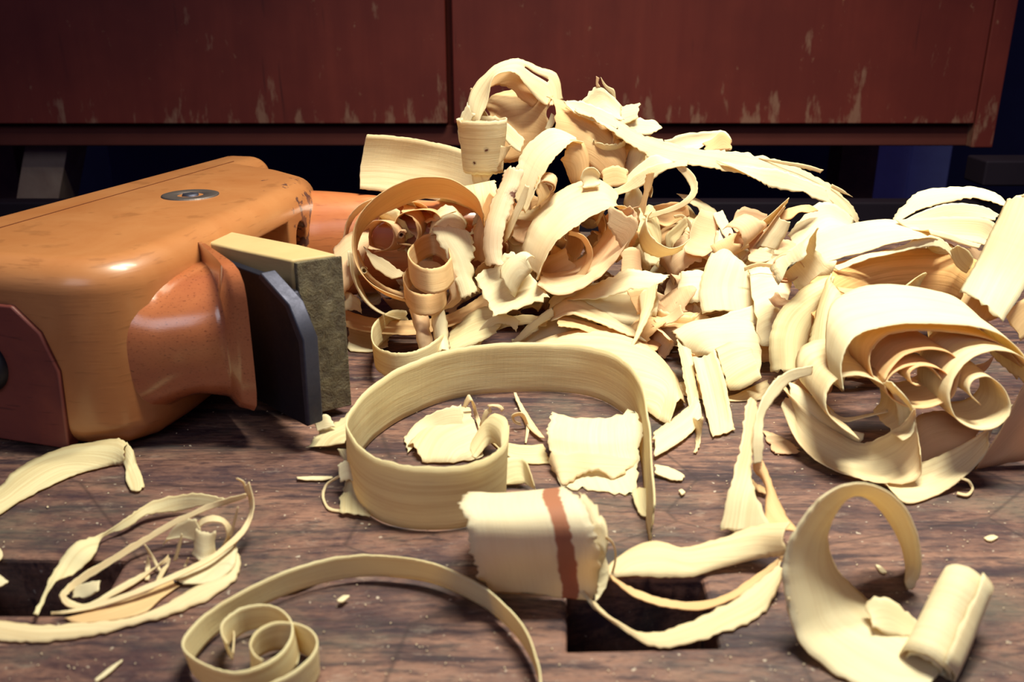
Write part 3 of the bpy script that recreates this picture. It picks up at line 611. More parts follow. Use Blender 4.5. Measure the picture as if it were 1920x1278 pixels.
S('pleated stack of thin folded strips above the ring, lowest layer', [(1050, 590), (1100, 602), (1160, 620), (1240, 640)], [(1045, 612), (1090, 618), (1150, 640), (1230, 660)], .368, .356, AMBER, wav=.0015, fray=.001)
S('white triangular shaving pointing left over the pleated strips', [(1065, 558), (1120, 530), (1175, 505), (1200, 508), (1255, 515)], [(1070, 562), (1130, 558), (1180, 545), (1215, 545), (1240, 530)], .378, .37, PALE, fray=.0025, ends=.003)
S('long tapering spike hanging down over the growth-lined sheet', [(1232, 530), (1225, 575), (1205, 620), (1178, 668)], [(1198, 555), (1200, 590), (1192, 625), (1176, 668)], [.366, .36, .352, .34], [.366, .36, .352, .34], CREAM, bow=.001)
S('amber fold catching light above the tapering spike', [(1175, 545), (1200, 540), (1230, 538)], [(1195, 590), (1205, 585), (1222, 560)], .3675, .364, AMBER)
S('pinkish flattened roll right of the pleated strips', [(1240, 585), (1290, 572), (1350, 560), (1356, 570)], [(1230, 598), (1290, 596), (1345, 585), (1354, 578)], .384, .378, PINK, bow=-.003)
S('splintered amber curl below the pinkish roll', [(1210, 608), (1250, 592), (1290, 585), (1330, 592)], [(1225, 618), (1260, 612), (1295, 620), (1325, 625)], .372, .366, AMBER, fray=.002, wav=.002)
S('small torn tuft beside the pinkish roll', [(1225, 600), (1255, 590), (1275, 570)], [(1235, 612), (1262, 605), (1282, 590)], .366, .362, PINK, fray=.003)
S('white quadrilateral shaving with a fringed edge, left of the pleated strips', [(890, 520), (915, 500), (945, 478), (962, 472)], [(925, 592), (960, 582), (1000, 570), (1030, 556)], [.375, .377, .378, .378], [.355, .356, .357, .358], PALE, fray=.0015, bow=-.003, ends=.002, nw=12)
S('curled right limb of the white quadrilateral shaving', [(940, 500), (960, 482), (985, 472), (1004, 482)], [(965, 560), (972, 540), (985, 520), (1000, 505)], [.372, .374, .374, .368], [.362, .362, .362, .364], PALE, bow=.005)
S('grey-green strip sweeping below the white quadrilateral shaving', [(905, 640), (935, 605), (980, 590), (1030, 595)], [(885, 650), (925, 620), (985, 608), (1025, 612)], .372, .368, OLIVE)
S('narrow bright strip slanting left of the pleated strips', [(880, 655), (912, 600), (950, 590), (975, 600)], [(895, 655), (925, 612), (952, 608), (968, 622)], .365, .365, PALE)
S('narrow pale strip crossing below the quadrilateral shaving', [(960, 640), (1000, 600), (1035, 575)], [(975, 640), (1015, 608), (1040, 592)], .364, .364, PALE, nw=4)
# --- left heap: rings
curl('large thin amber ring facing the camera in the left of the heap', [(905, 400), (895, 372), (875, 352), (845, 336), (815, 331), (775, 334), (735, 350), (695, 378), (670, 410), (661, 450), (668, 492), (690, 525), (720, 545), (760, 560)],
     (760, 450, .372), (.0, .87, -.46), [.030, .031, .032, .031, .029, .022, .014, .010, .008, .008], mat=AMBER, normal=(0, .9, -.22), fray=.0002, thick=.0004)
curl('pale outer hoop hugging the left side of the amber ring', [(648, 590), (650, 545), (652, 500), (653, 470), (660, 520), (680, 560), (710, 585), (745, 598)][2:], (680, 540, .378), (.1, .9, -.3), .010, mat=PALE, normal=(0, .9, -.3), fray=.0004)
S('long trough-shaped strip curving under the amber ring', [(640, 578), (690, 594), (740, 600), (800, 598), (860, 580), (905, 552), (935, 528)], [(648, 612), (700, 625), (750, 628), (810, 622), (870, 602), (915, 575), (940, 548)], [.385, .382, .38, .38, .381, .384, .388], [.376, .370, .368, .369, .373, .378, .382], AMBER, fray=.0004)
S('pinkish grey strip left behind the amber ring, by the wedge', [(625, 465), (650, 440), (675, 425), (690, 420)], [(632, 560), (655, 540), (668, 520), (680, 500)], [.395, .40, .405, .41], [.375, .38, .385, .39], PINK, bow=.003, fray=.001)
S('thin double hoop rising behind the amber ring at left, over the horn', [(642, 460), (650, 415), (672, 385), (700, 372)], [(648, 460), (658, 420), (680, 392), (704, 380)], .40, .405, PINK, nw=3)
curl('round pinkish ring behind the amber ring, left one', [(700, 470), (678, 460), (676, 435), (700, 415), (730, 420), (738, 445), (728, 465), (700, 472)], (705, 445, .40), (.3, .9, -.2), .012, mat=PINK, normal=(0, .9, -.3))
curl('round shaded ring behind the amber ring, right one', [(745, 455), (738, 430), (748, 405), (780, 395), (815, 398), (832, 425), (815, 452), (780, 462), (748, 458)], (785, 430, .405), (0, .95, -.15), .014, mat=AMBER, normal=(0, .9, -.3))
stand('small upper ring of the stacked pair inside the amber ring', [(845, 478), (838, 455), (812, 437), (785, 447), (767, 468), (772, 490), (800, 503), (830, 498), (846, 482)], .045, .010, mat=AMBER, lean=(.1, -.3), fray=.0002, thick=.0004)
stand('small lower ring of the stacked pair inside the amber ring', [(832, 512), (820, 492), (785, 490), (762, 505), (757, 525), (770, 545), (800, 551), (828, 540), (834, 518)], .032, .009, mat=AMBER, lean=(.1, -.3), fray=.0002, thick=.0004)
S('ragged white tongue hanging right of the stacked ring pair', [(808, 425), (818, 450), (838, 480), (850, 520), (862, 560)], [(885, 435), (888, 460), (888, 490), (890, 525), (900, 548)], [.385, .38, .376, .372, .368], [.387, .383, .379, .376, .374], PALE, fray=.0015, ends=.003, bow=-.002, nw=12)
S('amber curved sheet hanging below the stacked ring pair', [(845, 495), (860, 520), (868, 555), (850, 575)], [(830, 500), (838, 530), (845, 560), (830, 580)], .372, .37, PINK)
S('pale pointed flake inside the amber ring at left', [(682, 462), (710, 480), (740, 498), (758, 512)], [(690, 480), (705, 505), (735, 522), (752, 518)], .383, .38, PALE, fray=.001)
S('translucent narrow bridge inside the lower ring', [(782, 510), (790, 530), (806, 548)], [(796, 510), (808, 530), (800, 550)], .372, .368, PALE, nw=3)
roll('tiny scroll of wood inside the amber ring at left', (683, 507, .381), (676, 510, .395), .0018, .0018, 2.2, CREAM, nw=4)
roll('pair of tiny scrolls in the shaded ring', (752, 441, .40), (756, 436, .41), .0018, .0018, 2.0, PINK, nw=4)
S('thin arc of splinter inside the lower left of the amber ring', [(668, 470), (680, 510), (712, 540), (760, 560), (790, 572)], [(672, 468), (688, 506), (716, 532), (762, 552), (792, 566)], .384, .386, AMBER, nw=3)
stand('small ring lying in front of the amber ring near the iron', [(762, 582), (735, 582), (708, 598), (696, 620), (700, 645), (730, 660), (765, 660), (800, 648), (830, 625)], .016, .011, mat=OLIVE, lean=(.1, 0), fray=.0003, thick=.0004)
S('short pink-shaded upright tube standing in the small front ring', [(768, 580), (775, 610), (785, 650), (792, 672)], [(800, 575), (808, 610), (812, 645), (820, 670)], [.362, .358, .352, .346], [.36, .356, .350, .344], PINK, bow=-.004, ends=.002, fray=.001)
S('second upright tube with a split top standing beside the first', [(812, 570), (810, 600), (815, 640), (820, 668)], [(828, 565), (838, 600), (842, 640), (845, 662)], [.36, .356, .350, .343], [.36, .356, .350, .343], PALE, bow=-.003, ends=.005, fray=.001)
S('white block-like scrap left of the small front ring', [(645, 545), (660, 550), (676, 565)], [(648, 580), (662, 582), (680, 592)], .382, .378, PALE, fray=.001)
S('flat pale square under the trough strip by the wedge', [(652, 610), (690, 622), (728, 630)], [(655, 658), (692, 660), (728, 650)], .388, .372, PALE)
S('small pale roll on the bench behind the ring', [(722, 682), (745, 684), (770, 690)], [(722, 698), (745, 702), (765, 708)], .354, .348, PALE, bow=-.003)
S('sloping shaving filling the gap right of the upright tubes', [(845, 610), (890, 580), (925, 572), (950, 585)], [(830, 660), (870, 655), (905, 640), (930, 625)], .374, .36, OLIVE, wav=.0015)
# --- upper left heap
S('wide flat shaving plate sticking out left above the horn', [(688, 252), (735, 254), (790, 262), (840, 272), (880, 285), (920, 300)], [(675, 354), (720, 360), (780, 368), (835, 380), (880, 400), (915, 420)], [.43, .436, .444, .452, .456, .456], [.425, .430, .438, .445, .449, .449], CREAM, bow=-.003, nw=12, fray=.0002, ends=.0006)
roll('flecked rolled cone standing near the top of the heap', (905, 222, .425), (908, 322, .425), .0125, .0095, 1.5, BARK, start=3.4, shrink=.22, fray=.0006, nw=14)
S('torn fringe at the left of the flecked cone', [(876, 195), (865, 215), (858, 240), (862, 270)], [(890, 215), (880, 235), (872, 260), (872, 290)], .43, .428, PALE, fray=.002)
S('tapering point below the flecked cone', [(866, 285), (880, 320), (890, 348), (905, 340)], [(960, 270), (945, 300), (925, 325), (912, 340)], .42, .418, CREAM)
S('tall arched loop at the very top of the heap', [(880, 258), (876, 205), (888, 160), (932, 120), (972, 110), (1010, 125), (1044, 140), (1055, 185)], [(905, 262), (900, 225), (915, 190), (926, 145), (962, 135), (985, 160), (1012, 190), (1030, 200)],
  [.432, .434, .437, .441, .444, .446, .447, .445], [.425, .427, .43, .433, .435, .436, .437, .437], CREAM, wav=.0015, fray=.0006, nw=10, split=[(3, .62, .80)])
S('inner amber skin under the top loop', [(920, 150), (940, 128), (975, 125), (1000, 150), (1025, 175)], [(918, 165), (935, 160), (960, 168), (975, 185), (1000, 200)], .446, .444, AMBER)
S('deep curved wall with growth lines below the top loop', [(908, 200), (925, 178), (965, 168), (1010, 168), (1035, 178)], [(925, 300), (950, 305), (985, 300), (1020, 285), (1045, 270)], [.442, .45, .454, .45, .44], [.43, .436, .44, .437, .43], AMBER, bow=.004, nw=12, fray=.0003)
S('narrow bright splint lying in the curved wall', [(1034, 212), (1028, 228), (1022, 242)], [(1044, 218), (1038, 234), (1030, 244)], .432, .43, PALE, nw=3)
S('left lining strip below the top loop', [(880, 165), (895, 200), (905, 240), (945, 262)], [(893, 170), (905, 200), (925, 225), (965, 245)], .44, .438, CREAM)
S('large tan translucent sheet draped right of the top loop', [(1025, 180), (1065, 190), (1110, 205), (1150, 235), (1160, 260)], [(1035, 262), (1075, 290), (1110, 320), (1140, 345), (1152, 350)], [.436, .438, .438, .436, .434], [.418, .418, .418, .418, .42], AMBER, bow=.006, nw=12, fray=.0005, ends=.002)
S('broad white arch in the middle of the upper heap', [(955, 365), (965, 320), (985, 275), (1025, 242), (1050, 243), (1080, 258), (1096, 285)][:6], [(985, 400), (1005, 355), (1028, 312), (1050, 285), (1075, 265), (1095, 268)], [.405, .408, .412, .416, .418, .417], [.395, .397, .4, .403, .407, .41], PALE, fray=.0007, bow=-.002, nw=12)
S('amber back leg of the broad white arch', [(1068, 262), (1080, 262), (1096, 270), (1105, 300), (1104, 335)], [(1052, 300), (1058, 310), (1065, 330), (1072, 345), (1085, 350)], .412, .412, AMBER, bow=.003)
S('knotty grey-pink strip running down the heap centre', [(945, 320), (938, 345), (920, 385), (908, 430), (905, 475), (912, 500)], [(985, 318), (972, 350), (958, 390), (945, 430), (942, 470), (948, 500)], [.402, .398, .391, .385, .38, .376], [.398, .394, .387, .380, .376, .372], KNOT, bow=-.002, fray=.0008, nw=12)
S('amber inner curve behind the knotty strip', [(918, 360), (900, 400), (888, 445), (888, 490)], [(935, 385), (922, 420), (915, 460), (918, 500)], .40, .392, AMBER, bow=.003)
S('narrow white strip right of the knotty strip', [(985, 345), (968, 385), (950, 425), (945, 455)], [(992, 350), (985, 380), (970, 410), (952, 448)], .39, .388, PALE)
S('large bright roll with a red torn rim at the heap centre, outer wall', [(974, 495), (980, 455), (1000, 410), (1035, 368), (1075, 345), (1110, 335), (1135, 342), (1160, 362)], [(1005, 525), (1018, 490), (1040, 455), (1070, 430), (1105, 408), (1140, 392), (1165, 385), (1180, 390)],
  [.392, .396, .40, .405, .409, .411, .411, .408], [.360, .362, .366, .370, .374, .377, .380, .383], KNOTR, fray=.0008, bow=-.004, nw=14)
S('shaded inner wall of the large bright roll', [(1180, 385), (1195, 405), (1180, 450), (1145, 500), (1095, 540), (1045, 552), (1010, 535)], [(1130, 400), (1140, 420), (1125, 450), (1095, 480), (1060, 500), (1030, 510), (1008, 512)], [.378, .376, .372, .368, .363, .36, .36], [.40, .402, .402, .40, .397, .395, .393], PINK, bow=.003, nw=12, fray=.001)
S('amber curl nested inside the large bright roll', [(1065, 440), (1090, 450), (1100, 480), (1080, 515), (1040, 540)], [(1068, 432), (1098, 445), (1112, 482), (1090, 525), (1045, 552)], .375, .372, AMBER)
S('reddish torn flap on the right rim of the large roll', [(1150, 388), (1175, 400), (1195, 410), (1196, 430)], [(1135, 420), (1150, 440), (1162, 460), (1170, 470)], .372, .372, PINK, fray=.002)
S('amber scrap deep inside the large roll', [(1000, 500), (1030, 480), (1060, 465)], [(1015, 535), (1050, 525), (1080, 505)], .385, .382, AMBER, wav=.002)
S('small pale stub standing behind the large roll', [(1088, 335), (1095, 318), (1112, 313), (1126, 325)], [(1092, 352), (1100, 352), (1115, 350), (1126, 345)], .405, .403, PALE, bow=-.002)
roll('little coil with a bark spot left of the pale stub', (1030, 335, .405), (1026, 352, .40), .004, .004, 1.8, PINK, nw=5)
S('small amber tangle between the arch and the large roll', [(1010, 330), (1025, 345), (1030, 365), (1012, 378)], [(1000, 350), (1008, 368), (1005, 385), (995, 392)], .40, .398, AMBER, wav=.002)
# --- crest to the right
S('long feathered strand arching far out right from the crest', [(1062, 188), (1100, 198), (1150, 222), (1200, 248), (1260, 268), (1310, 280), (1360, 282), (1420, 290), (1480, 308), (1535, 332), (1580, 365), (1605, 400), (1611, 422)],
  [(1085, 215), (1110, 222), (1140, 242), (1180, 272), (1220, 295), (1270, 305), (1330, 315), (1390, 326), (1450, 342), (1510, 358), (1555, 378), (1588, 402), (1606, 420)],
  [.428, .428, .428, .428, .43, .432, .435, .438, .44, .441, .441, .44, .439], [.42, .419, .418, .418, .419, .421, .424, .427, .429, .43, .431, .433, .436], CREAM, fray=.0022, wav=.001, nw=10, ends=.003)
S('feather-edged second layer under the far end of the long strand', [(1340, 300), (1400, 312), (1460, 318), (1510, 335), (1545, 352)], [(1370, 312), (1420, 338), (1450, 352), (1500, 362), (1560, 384)], .428, .424, PALE, fray=.003, ends=.006)
S('thin splinter peeling off the top of the long strand', [(1420, 295), (1470, 302), (1510, 308), (1544, 318)], [(1430, 300), (1475, 310), (1515, 318), (1538, 326)], .436, .436, CREAM, nw=3, fray=.001)
S('small splinter tip peeling at the bend of the long strand', [(1560, 345), (1580, 355), (1600, 370)], [(1558, 352), (1578, 362), (1596, 368)], .438, .438, CREAM, nw=3)
S('white jagged flake crowning the right of the crest', [(1085, 192), (1105, 172), (1122, 162), (1145, 175), (1165, 200)], [(1110, 215), (1130, 220), (1150, 222), (1165, 225), (1172, 222)], .436, .428, PALE, fray=.002, ends=.003, bow=-.002)
S('thin curled hair rising above the jagged flake', [(1128, 146), (1138, 160), (1152, 168), (1155, 188)], [(1126, 144), (1132, 162), (1146, 176), (1150, 186)], .436, .436, CREAM, nw=3, fray=.0008)
S('tiny spiky splinter on top of the jagged flake', [(1118, 143), (1117, 155), (1118, 162)], [(1124, 146), (1122, 155), (1126, 163)], .436, .436, PINK, nw=3, fray=.0015)
S('ragged olive tab sticking out right of the jagged flake', [(1140, 204), (1172, 198), (1199, 193)], [(1150, 238), (1175, 232), (1196, 222)], .438, .430, OLIVE, fray=.0015, ends=.003)
S('bright frayed tip above the long strand near the drawer edge', [(1150, 216), (1185, 220), (1222, 225), (1242, 238)], [(1180, 258), (1200, 256), (1222, 250), (1240, 240)], .434, .428, PALE, fray=.0022, ends=.003)
S('second jagged flake lying left along the crest', [(1050, 186), (1085, 188), (1115, 198), (1150, 215)], [(1075, 210), (1100, 222), (1130, 235), (1160, 245)], .425, .421, PALE, fray=.0015)
S('broad shaving end turned up beneath the long strand at right', [(1245, 262), (1285, 250), (1330, 246), (1358, 245), (1372, 262)], [(1262, 292), (1300, 284), (1325, 272), (1345, 285), (1372, 280)], [.45, .452, .454, .454, .452], [.444, .446, .448, .444, .444], PALE, bow=-.002, fray=.0006)
S('amber inner face of the turned-up shaving end', [(1318, 268), (1338, 258), (1355, 246), (1370, 262)], [(1322, 284), (1340, 282), (1358, 282), (1374, 280)], .446, .442, AMBER)
S('rising strip under the crest leading left to the large roll', [(1120, 362), (1160, 350), (1200, 322), (1240, 305), (1290, 300)], [(1130, 375), (1175, 362), (1215, 342), (1250, 318), (1290, 312)], .412, .41, CREAM, fray=.0005)
S('white face of the rising strip', [(1165, 340), (1195, 312), (1228, 290), (1262, 302)], [(1180, 346), (1210, 328), (1240, 312), (1258, 306)], .416, .412, PALE)
S('thin hanging loop dropping from the rising strip', [(1275, 305), (1300, 325), (1309, 350), (1298, 375), (1265, 395), (1215, 410)], [(1262, 308), (1285, 335), (1295, 355), (1285, 372), (1255, 388), (1205, 402)], [.412, .41, .408, .406, .404, .40], [.412, .41, .408, .406, .404, .40], CREAM, fray=.0008)
S('narrow vertical strand dropping left of the thin loop', [(1212, 325), (1208, 350), (1200, 385), (1190, 420)], [(1226, 322), (1222, 350), (1212, 385), (1205, 415)], .406, .402, AMBER, fray=.0006)
S('pale leaf-like flake behind the vertical strand', [(1190, 345), (1175, 360), (1170, 385), (1185, 405)], [(1192, 345), (1205, 362), (1205, 385), (1192, 405)], .42, .418, PALE, bow=-.002)
S('amber scoop under the crest', [(1150, 265), (1175, 262), (1195, 270), (1205, 300)], [(1148, 325), (1170, 345), (1195, 335), (1205, 310)], [.435, .44, .438, .43], [.42, .42, .42, .42], AMBER, bow=.004)
S('cream scoop right of the amber one under the crest', [(1195, 262), (1180, 285), (1172, 320), (1182, 345)], [(1212, 285), (1210, 300), (1208, 325), (1195, 345)], .425, .42, CREAM, bow=-.002)
S('cream flap folding over below the tan sheet', [(1142, 245), (1165, 240), (1182, 252)], [(1145, 262), (1168, 260), (1180, 256)], .43, .426, CREAM)
S('crumpled amber bits under the tan sheet', [(1130, 318), (1155, 310), (1175, 318)], [(1128, 352), (1155, 350), (1178, 345)], .416, .412, AMBER, wav=.003, fray=.002)
# --- right back
S('white curled tip lit against the dark gap', [(1268, 362), (1300, 368), (1330, 385), (1346, 400)], [(1288, 380), (1308, 388), (1318, 402), (1340, 412)], .43, .424, PALE, fray=.002, ends=.003)
S('pinkish broad band standing behind the pale wedge-shaped sheet', [(1313, 390), (1325, 395), (1345, 400), (1352, 410)], [(1284, 472), (1300, 478), (1320, 480), (1335, 470)], [.42, .42, .42, .42], [.40, .40, .40, .40], PINK, bow=-.003)
S('bright strap descending right of the pinkish band', [(1335, 400), (1350, 430), (1372, 465), (1395, 490)], [(1355, 395), (1370, 425), (1385, 455), (1405, 480)], [.42, .413, .405, .40], [.42, .413, .405, .40], PALE)
S('thin white hoop in front of the dark gap', [(1262, 404), (1280, 402), (1295, 415), (1300, 432)], [(1266, 410), (1280, 408), (1288, 418), (1294, 435)], .415, .415, PALE, nw=3)
S('olive twisted sheet left of the thin white hoop', [(1285, 405), (1265, 425), (1248, 440), (1250, 465)], [(1284, 425), (1275, 445), (1262, 460), (1258, 480)], .412, .408, OLIVE, bow=.002)
S('tan arch behind the olive twisted sheet', [(1215, 390), (1250, 380), (1285, 382), (1292, 405)], [(1225, 412), (1250, 425), (1275, 412), (1285, 415)], .418, .414, AMBER, bow=-.003)
S('greyish crumpled sheet beside the red-rimmed roll', [(1200, 390), (1222, 385), (1235, 410), (1242, 450)], [(1195, 440), (1205, 470), (1215, 490), (1235, 500)], .405, .395, OLIVE, wav=.003, fray=.001)
S('ragged grey flake below the crumpled sheet', [(1205, 450), (1220, 458), (1235, 455)], [(1210, 490), (1225, 498), (1240, 490)], .396, .392, PALE, wav=.002, fray=.002)
S('shaded plain strip below the red-rimmed roll', [(1165, 465), (1185, 462), (1200, 470)], [(1165, 515), (1190, 520), (1205, 515)], .392, .385, PINK)
S('pale wedge-shaped sheet pointing up in the middle right', [(1342, 438), (1335, 470), (1322, 500), (1310, 545), (1315, 585)], [(1350, 440), (1375, 475), (1400, 500), (1412, 540), (1415, 590)], [.395, .388, .382, .375, .368], [.395, .388, .382, .375, .366], PALE, bow=-.002, nw=12, fray=.0004)
S('squarish white flake left of the wedge-shaped sheet', [(1275, 508), (1300, 506), (1325, 508)], [(1268, 568), (1300, 568), (1330, 562)], .392, .378, PALE, fray=.0008)
S('crumpled bright sheet right of the wedge-shaped sheet', [(1400, 510), (1430, 495), (1470, 500), (1485, 525)], [(1420, 640), (1440, 650), (1460, 620), (1470, 590)], [.378, .38, .38, .376], [.345, .345, .35, .355], PALE, wav=.003, bow=.003, nw=12, fray=.0008)
S('thin cream band arching over the crumpled bright sheet', [(1395, 500), (1420, 492), (1450, 495), (1500, 508)], [(1396, 508), (1420, 500), (1450, 503), (1496, 518)], .372, .372, CREAM, nw=3)
S('small white strip tucked under the crumpled bright sheet', [(1340, 600), (1370, 585), (1420, 570), (1440, 580)], [(1350, 625), (1390, 612), (1430, 610), (1450, 625)], .362, .355, PALE, wav=.002)
S('pinkish fan-shaped shaving at the back edge of the heap', [(1378, 402), (1385, 390), (1410, 390), (1438, 398)], [(1370, 425), (1385, 440), (1415, 450), (1440, 440)], .425, .415, PINK, fray=.001, bow=-.002)
S('small shaded tangle below the fan-shaped shaving', [(1385, 425), (1405, 420), (1430, 430)], [(1390, 465), (1410, 470), (1435, 460)], .408, .402, PINK, wav=.003, fray=.001)
S('long closed splint pointing up and right, like a folded reed', [(1372, 448), (1405, 430), (1440, 405), (1478, 373)], [(1376, 452), (1410, 438), (1450, 412), (1476, 380)], .402, .41, CREAM, nw=3)
S('second splint below the folded reed', [(1390, 490), (1412, 462), (1440, 425), (1470, 388)], [(1396, 494), (1418, 466), (1446, 430), (1474, 385)], .40, .408, PINK, nw=3)
S('bright cupped flake right of the reed-like splint', [(1455, 405), (1440, 425), (1425, 445), (1412, 460)], [(1482, 415), (1478, 432), (1468, 450), (1455, 470)], .405, .398, PALE, bow=-.002)
S('amber strip arching from the cupped flake to the right', [(1455, 402), (1480, 390), (1515, 384), (1535, 395)], [(1465, 412), (1482, 412), (1498, 398), (1515, 398)], .41, .406, AMBER)
S('broad white shaving with a jagged top behind the long band', [(1478, 440), (1495, 415), (1525, 385), (1552, 376), (1580, 392), (1600, 410)], [(1490, 475), (1520, 462), (1550, 450), (1575, 440), (1590, 428), (1604, 422)], [.41, .413, .416, .418, .418, .418], [.39, .392, .395, .398, .402, .406], PALE, fray=.0012, bow=-.002, nw=12)
S('pinkish hollow between the cupped flake and the white shaving', [(1462, 448), (1480, 450), (1500, 462)], [(1450, 478), (1475, 480), (1495, 480)], .402, .396, PINK)
S('shaded reddish flake below the reed-like splints', [(1405, 465), (1430, 470), (1450, 478)], [(1405, 490), (1425, 494), (1445, 488)], .398, .39, PINK)
# --- right cluster
S('long smooth band lying across the right part of the heap', [(1430, 495), (1470, 472), (1530, 440), (1600, 420), (1660, 410), (1720, 418), (1762, 440)], [(1500, 500), (1545, 492), (1590, 480), (1640, 465), (1700, 450), (1740, 446), (1765, 450)], [.385, .382, .378, .374, .372, .368, .364], [.358, .355, .352, .350, .348, .348, .35], PALE, bow=-.002, nw=12, fray=.0004)
S('folded lower edge of the long band with an amber hollow', [(1470, 490), (1490, 480), (1500, 500), (1530, 512)], [(1475, 505), (1505, 510), (1530, 520), (1555, 515)], .36, .354, AMBER, wav=.001)
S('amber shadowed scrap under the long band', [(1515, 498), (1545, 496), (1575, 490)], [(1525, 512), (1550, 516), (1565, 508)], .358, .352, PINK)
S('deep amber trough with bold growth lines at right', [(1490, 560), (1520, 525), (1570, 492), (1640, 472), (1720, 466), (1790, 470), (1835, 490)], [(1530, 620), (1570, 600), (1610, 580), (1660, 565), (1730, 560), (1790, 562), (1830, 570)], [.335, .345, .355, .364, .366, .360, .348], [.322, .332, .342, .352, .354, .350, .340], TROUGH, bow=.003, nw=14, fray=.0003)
S('pale rim curling over the deep amber trough', [(1560, 500), (1620, 478), (1680, 465), (1740, 442), (1775, 455), (1800, 490)], [(1570, 508), (1630, 486), (1700, 470), (1745, 462), (1772, 470), (1796, 500)], .35, .348, PALE)
S('small grey curl at the right end of the amber trough', [(1782, 470), (1790, 495), (1810, 512), (1818, 500)], [(1795, 460), (1815, 468), (1825, 485), (1818, 505)], .342, .34, OLIVE)
S('serrated white arch at the back right', [(1674, 412), (1690, 388), (1715, 362), (1765, 350), (1820, 350), (1865, 362), (1892, 386)], [(1685, 416), (1715, 398), (1750, 385), (1790, 376), (1830, 372), (1862, 380), (1888, 390)], [.385, .388, .39, .39, .39, .386, .38], [.378, .38, .381, .382, .382, .38, .376], PALE, fray=.0008)
S('second white arch below the serrated one', [(1690, 414), (1740, 392), (1790, 380), (1840, 385), (1875, 402)], [(1720, 420), (1760, 416), (1800, 412), (1840, 410), (1865, 412)], .376, .372, PALE, wav=.001)
S('smooth pale sheet below the two back arches', [(1680, 412), (1740, 408), (1800, 405), (1850, 410), (1872, 425)], [(1740, 430), (1770, 438), (1800, 448), (1830, 455), (1850, 460)], .368, .358, CREAM, bow=-.002)
S('thin strip linking the back arches to the tall sheet', [(1740, 430), (1780, 438), (1815, 452), (1840, 458)], [(1745, 440), (1780, 450), (1810, 460), (1836, 466)], .356, .354, CREAM, nw=3)
S('tall pale sheet leaning at the right frame edge', [(1888, 375), (1872, 410), (1850, 450), (1825, 500), (1800, 545)], [(1990, 375), (1970, 430), (1945, 490), (1915, 550), (1880, 605)], [.33, .326, .322, .318, .312], [.31, .306, .302, .297, .292], PALE, bow=-.003, nw=12, fray=.0002)
S('small pale curl cut by the right frame edge at top', [(1893, 388), (1902, 374), (1920, 364), (1950, 362)], [(1905, 415), (1920, 410), (1940, 405), (1960, 400)], .325, .32, PALE, bow=-.003)
S('amber curved sheet at the right frame edge', [(1885, 592), (1905, 570), (1930, 555), (1970, 550)], [(1912, 640), (1935, 625), (1960, 610), (1990, 600)], .297, .292, AMBER)
S('pale leaf-shaped sheet with a yellow hollow at the left of the rose-like curl', [(1445, 700), (1442, 640), (1458, 590), (1500, 545), (1545, 520)], [(1500, 700), (1510, 660), (1522, 620), (1535, 575), (1555, 525)], [.315, .320, .326, .332, .338], [.315, .322, .328, .334, .338], OLIVE, bow=.005, nw=12)
S('yellow pointed sheet right of the leaf-shaped one', [(1550, 525), (1535, 570), (1520, 620), (1515, 660), (1518, 705)], [(1556, 526), (1580, 555), (1602, 590), (1600, 650), (1580, 730)], [.332, .326, .318, .312, .305], [.332, .324, .314, .305, .295], OLIVE, bow=-.003, nw=12)
curl('big rose-like curl at the right, broad outer turn', [(1580, 730), (1577, 690), (1590, 648), (1615, 625), (1655, 614), (1700, 607), (1760, 606), (1830, 613), (1885, 632), (1930, 680), (1945, 740)],
     (1720, 700, .262), (.0, 1, .06), [.012, .016, .022, .030, .034, .036, .036, .034, .032, .03], mat=PALE, normal=(0, .85, -.5), fray=.0004, nw=14)
curl('second turn of the rose-like curl', [(1662, 722), (1640, 710), (1631, 675), (1640, 650), (1665, 630), (1700, 622), (1760, 620), (1830, 630), (1880, 650), (1915, 690)],
     (1720, 700, .266), (.0, 1, .0), [.02, .022, .026, .030, .030, .028], mat=AMBER, normal=(0, .85, -.5), nw=12)
S('bright sliver between the flecked cone and the white arch', [(945, 225), (962, 240), (985, 262)], [(948, 262), (960, 275), (975, 285)], .428, .424, PALE)
curl('middle spiral of the rose-like curl', [(1660, 712), (1672, 690), (1700, 665), (1745, 655), (1785, 665), (1800, 690), (1795, 725), (1780, 750), (1740, 765), (1700, 762), (1670, 745), (1662, 720), (1678, 697), (1710, 685), (1745, 690), (1765, 710)][::1],
     (1720, 700, .264), (.02, .95, -.05), [.026, .026, .024, .022, .022], mat=AMBER, normal=(0, .85, -.5), nw=10, fray=.0003)
curl('innermost scroll of the rose-like curl', [(1780, 735), (1778, 705), (1755, 690), (1725, 688), (1708, 700), (1712, 718), (1728, 722)], (1735, 710, .262), (.02, .95, -.1), .018, mat=AMBER, normal=(0, .85, -.5), nw=8)
curl('right-hand scroll beside the rose-like curl', [(1945, 700), (1915, 668), (1870, 656), (1825, 668), (1795, 700), (1782, 745), (1795, 785), (1830, 805), (1870, 800), (1895, 770), (1885, 730), (1855, 705), (1825, 712), (1818, 735), (1835, 755)],
     (1860, 735, .256), (.04, .95, -.05), [.026, .028, .026, .022, .018, .015], mat=CREAM, normal=(0, .86, -.5), nw=10, fray=.0003)
S('shaded flat wall below the right-hand scroll', [(1890, 780), (1920, 720), (1950, 680), (1990, 660)], [(1830, 880), (1880, 870), (1930, 860), (1990, 850)], [.262, .262, .262, .262], [.262, .265, .266, .268], PINK)
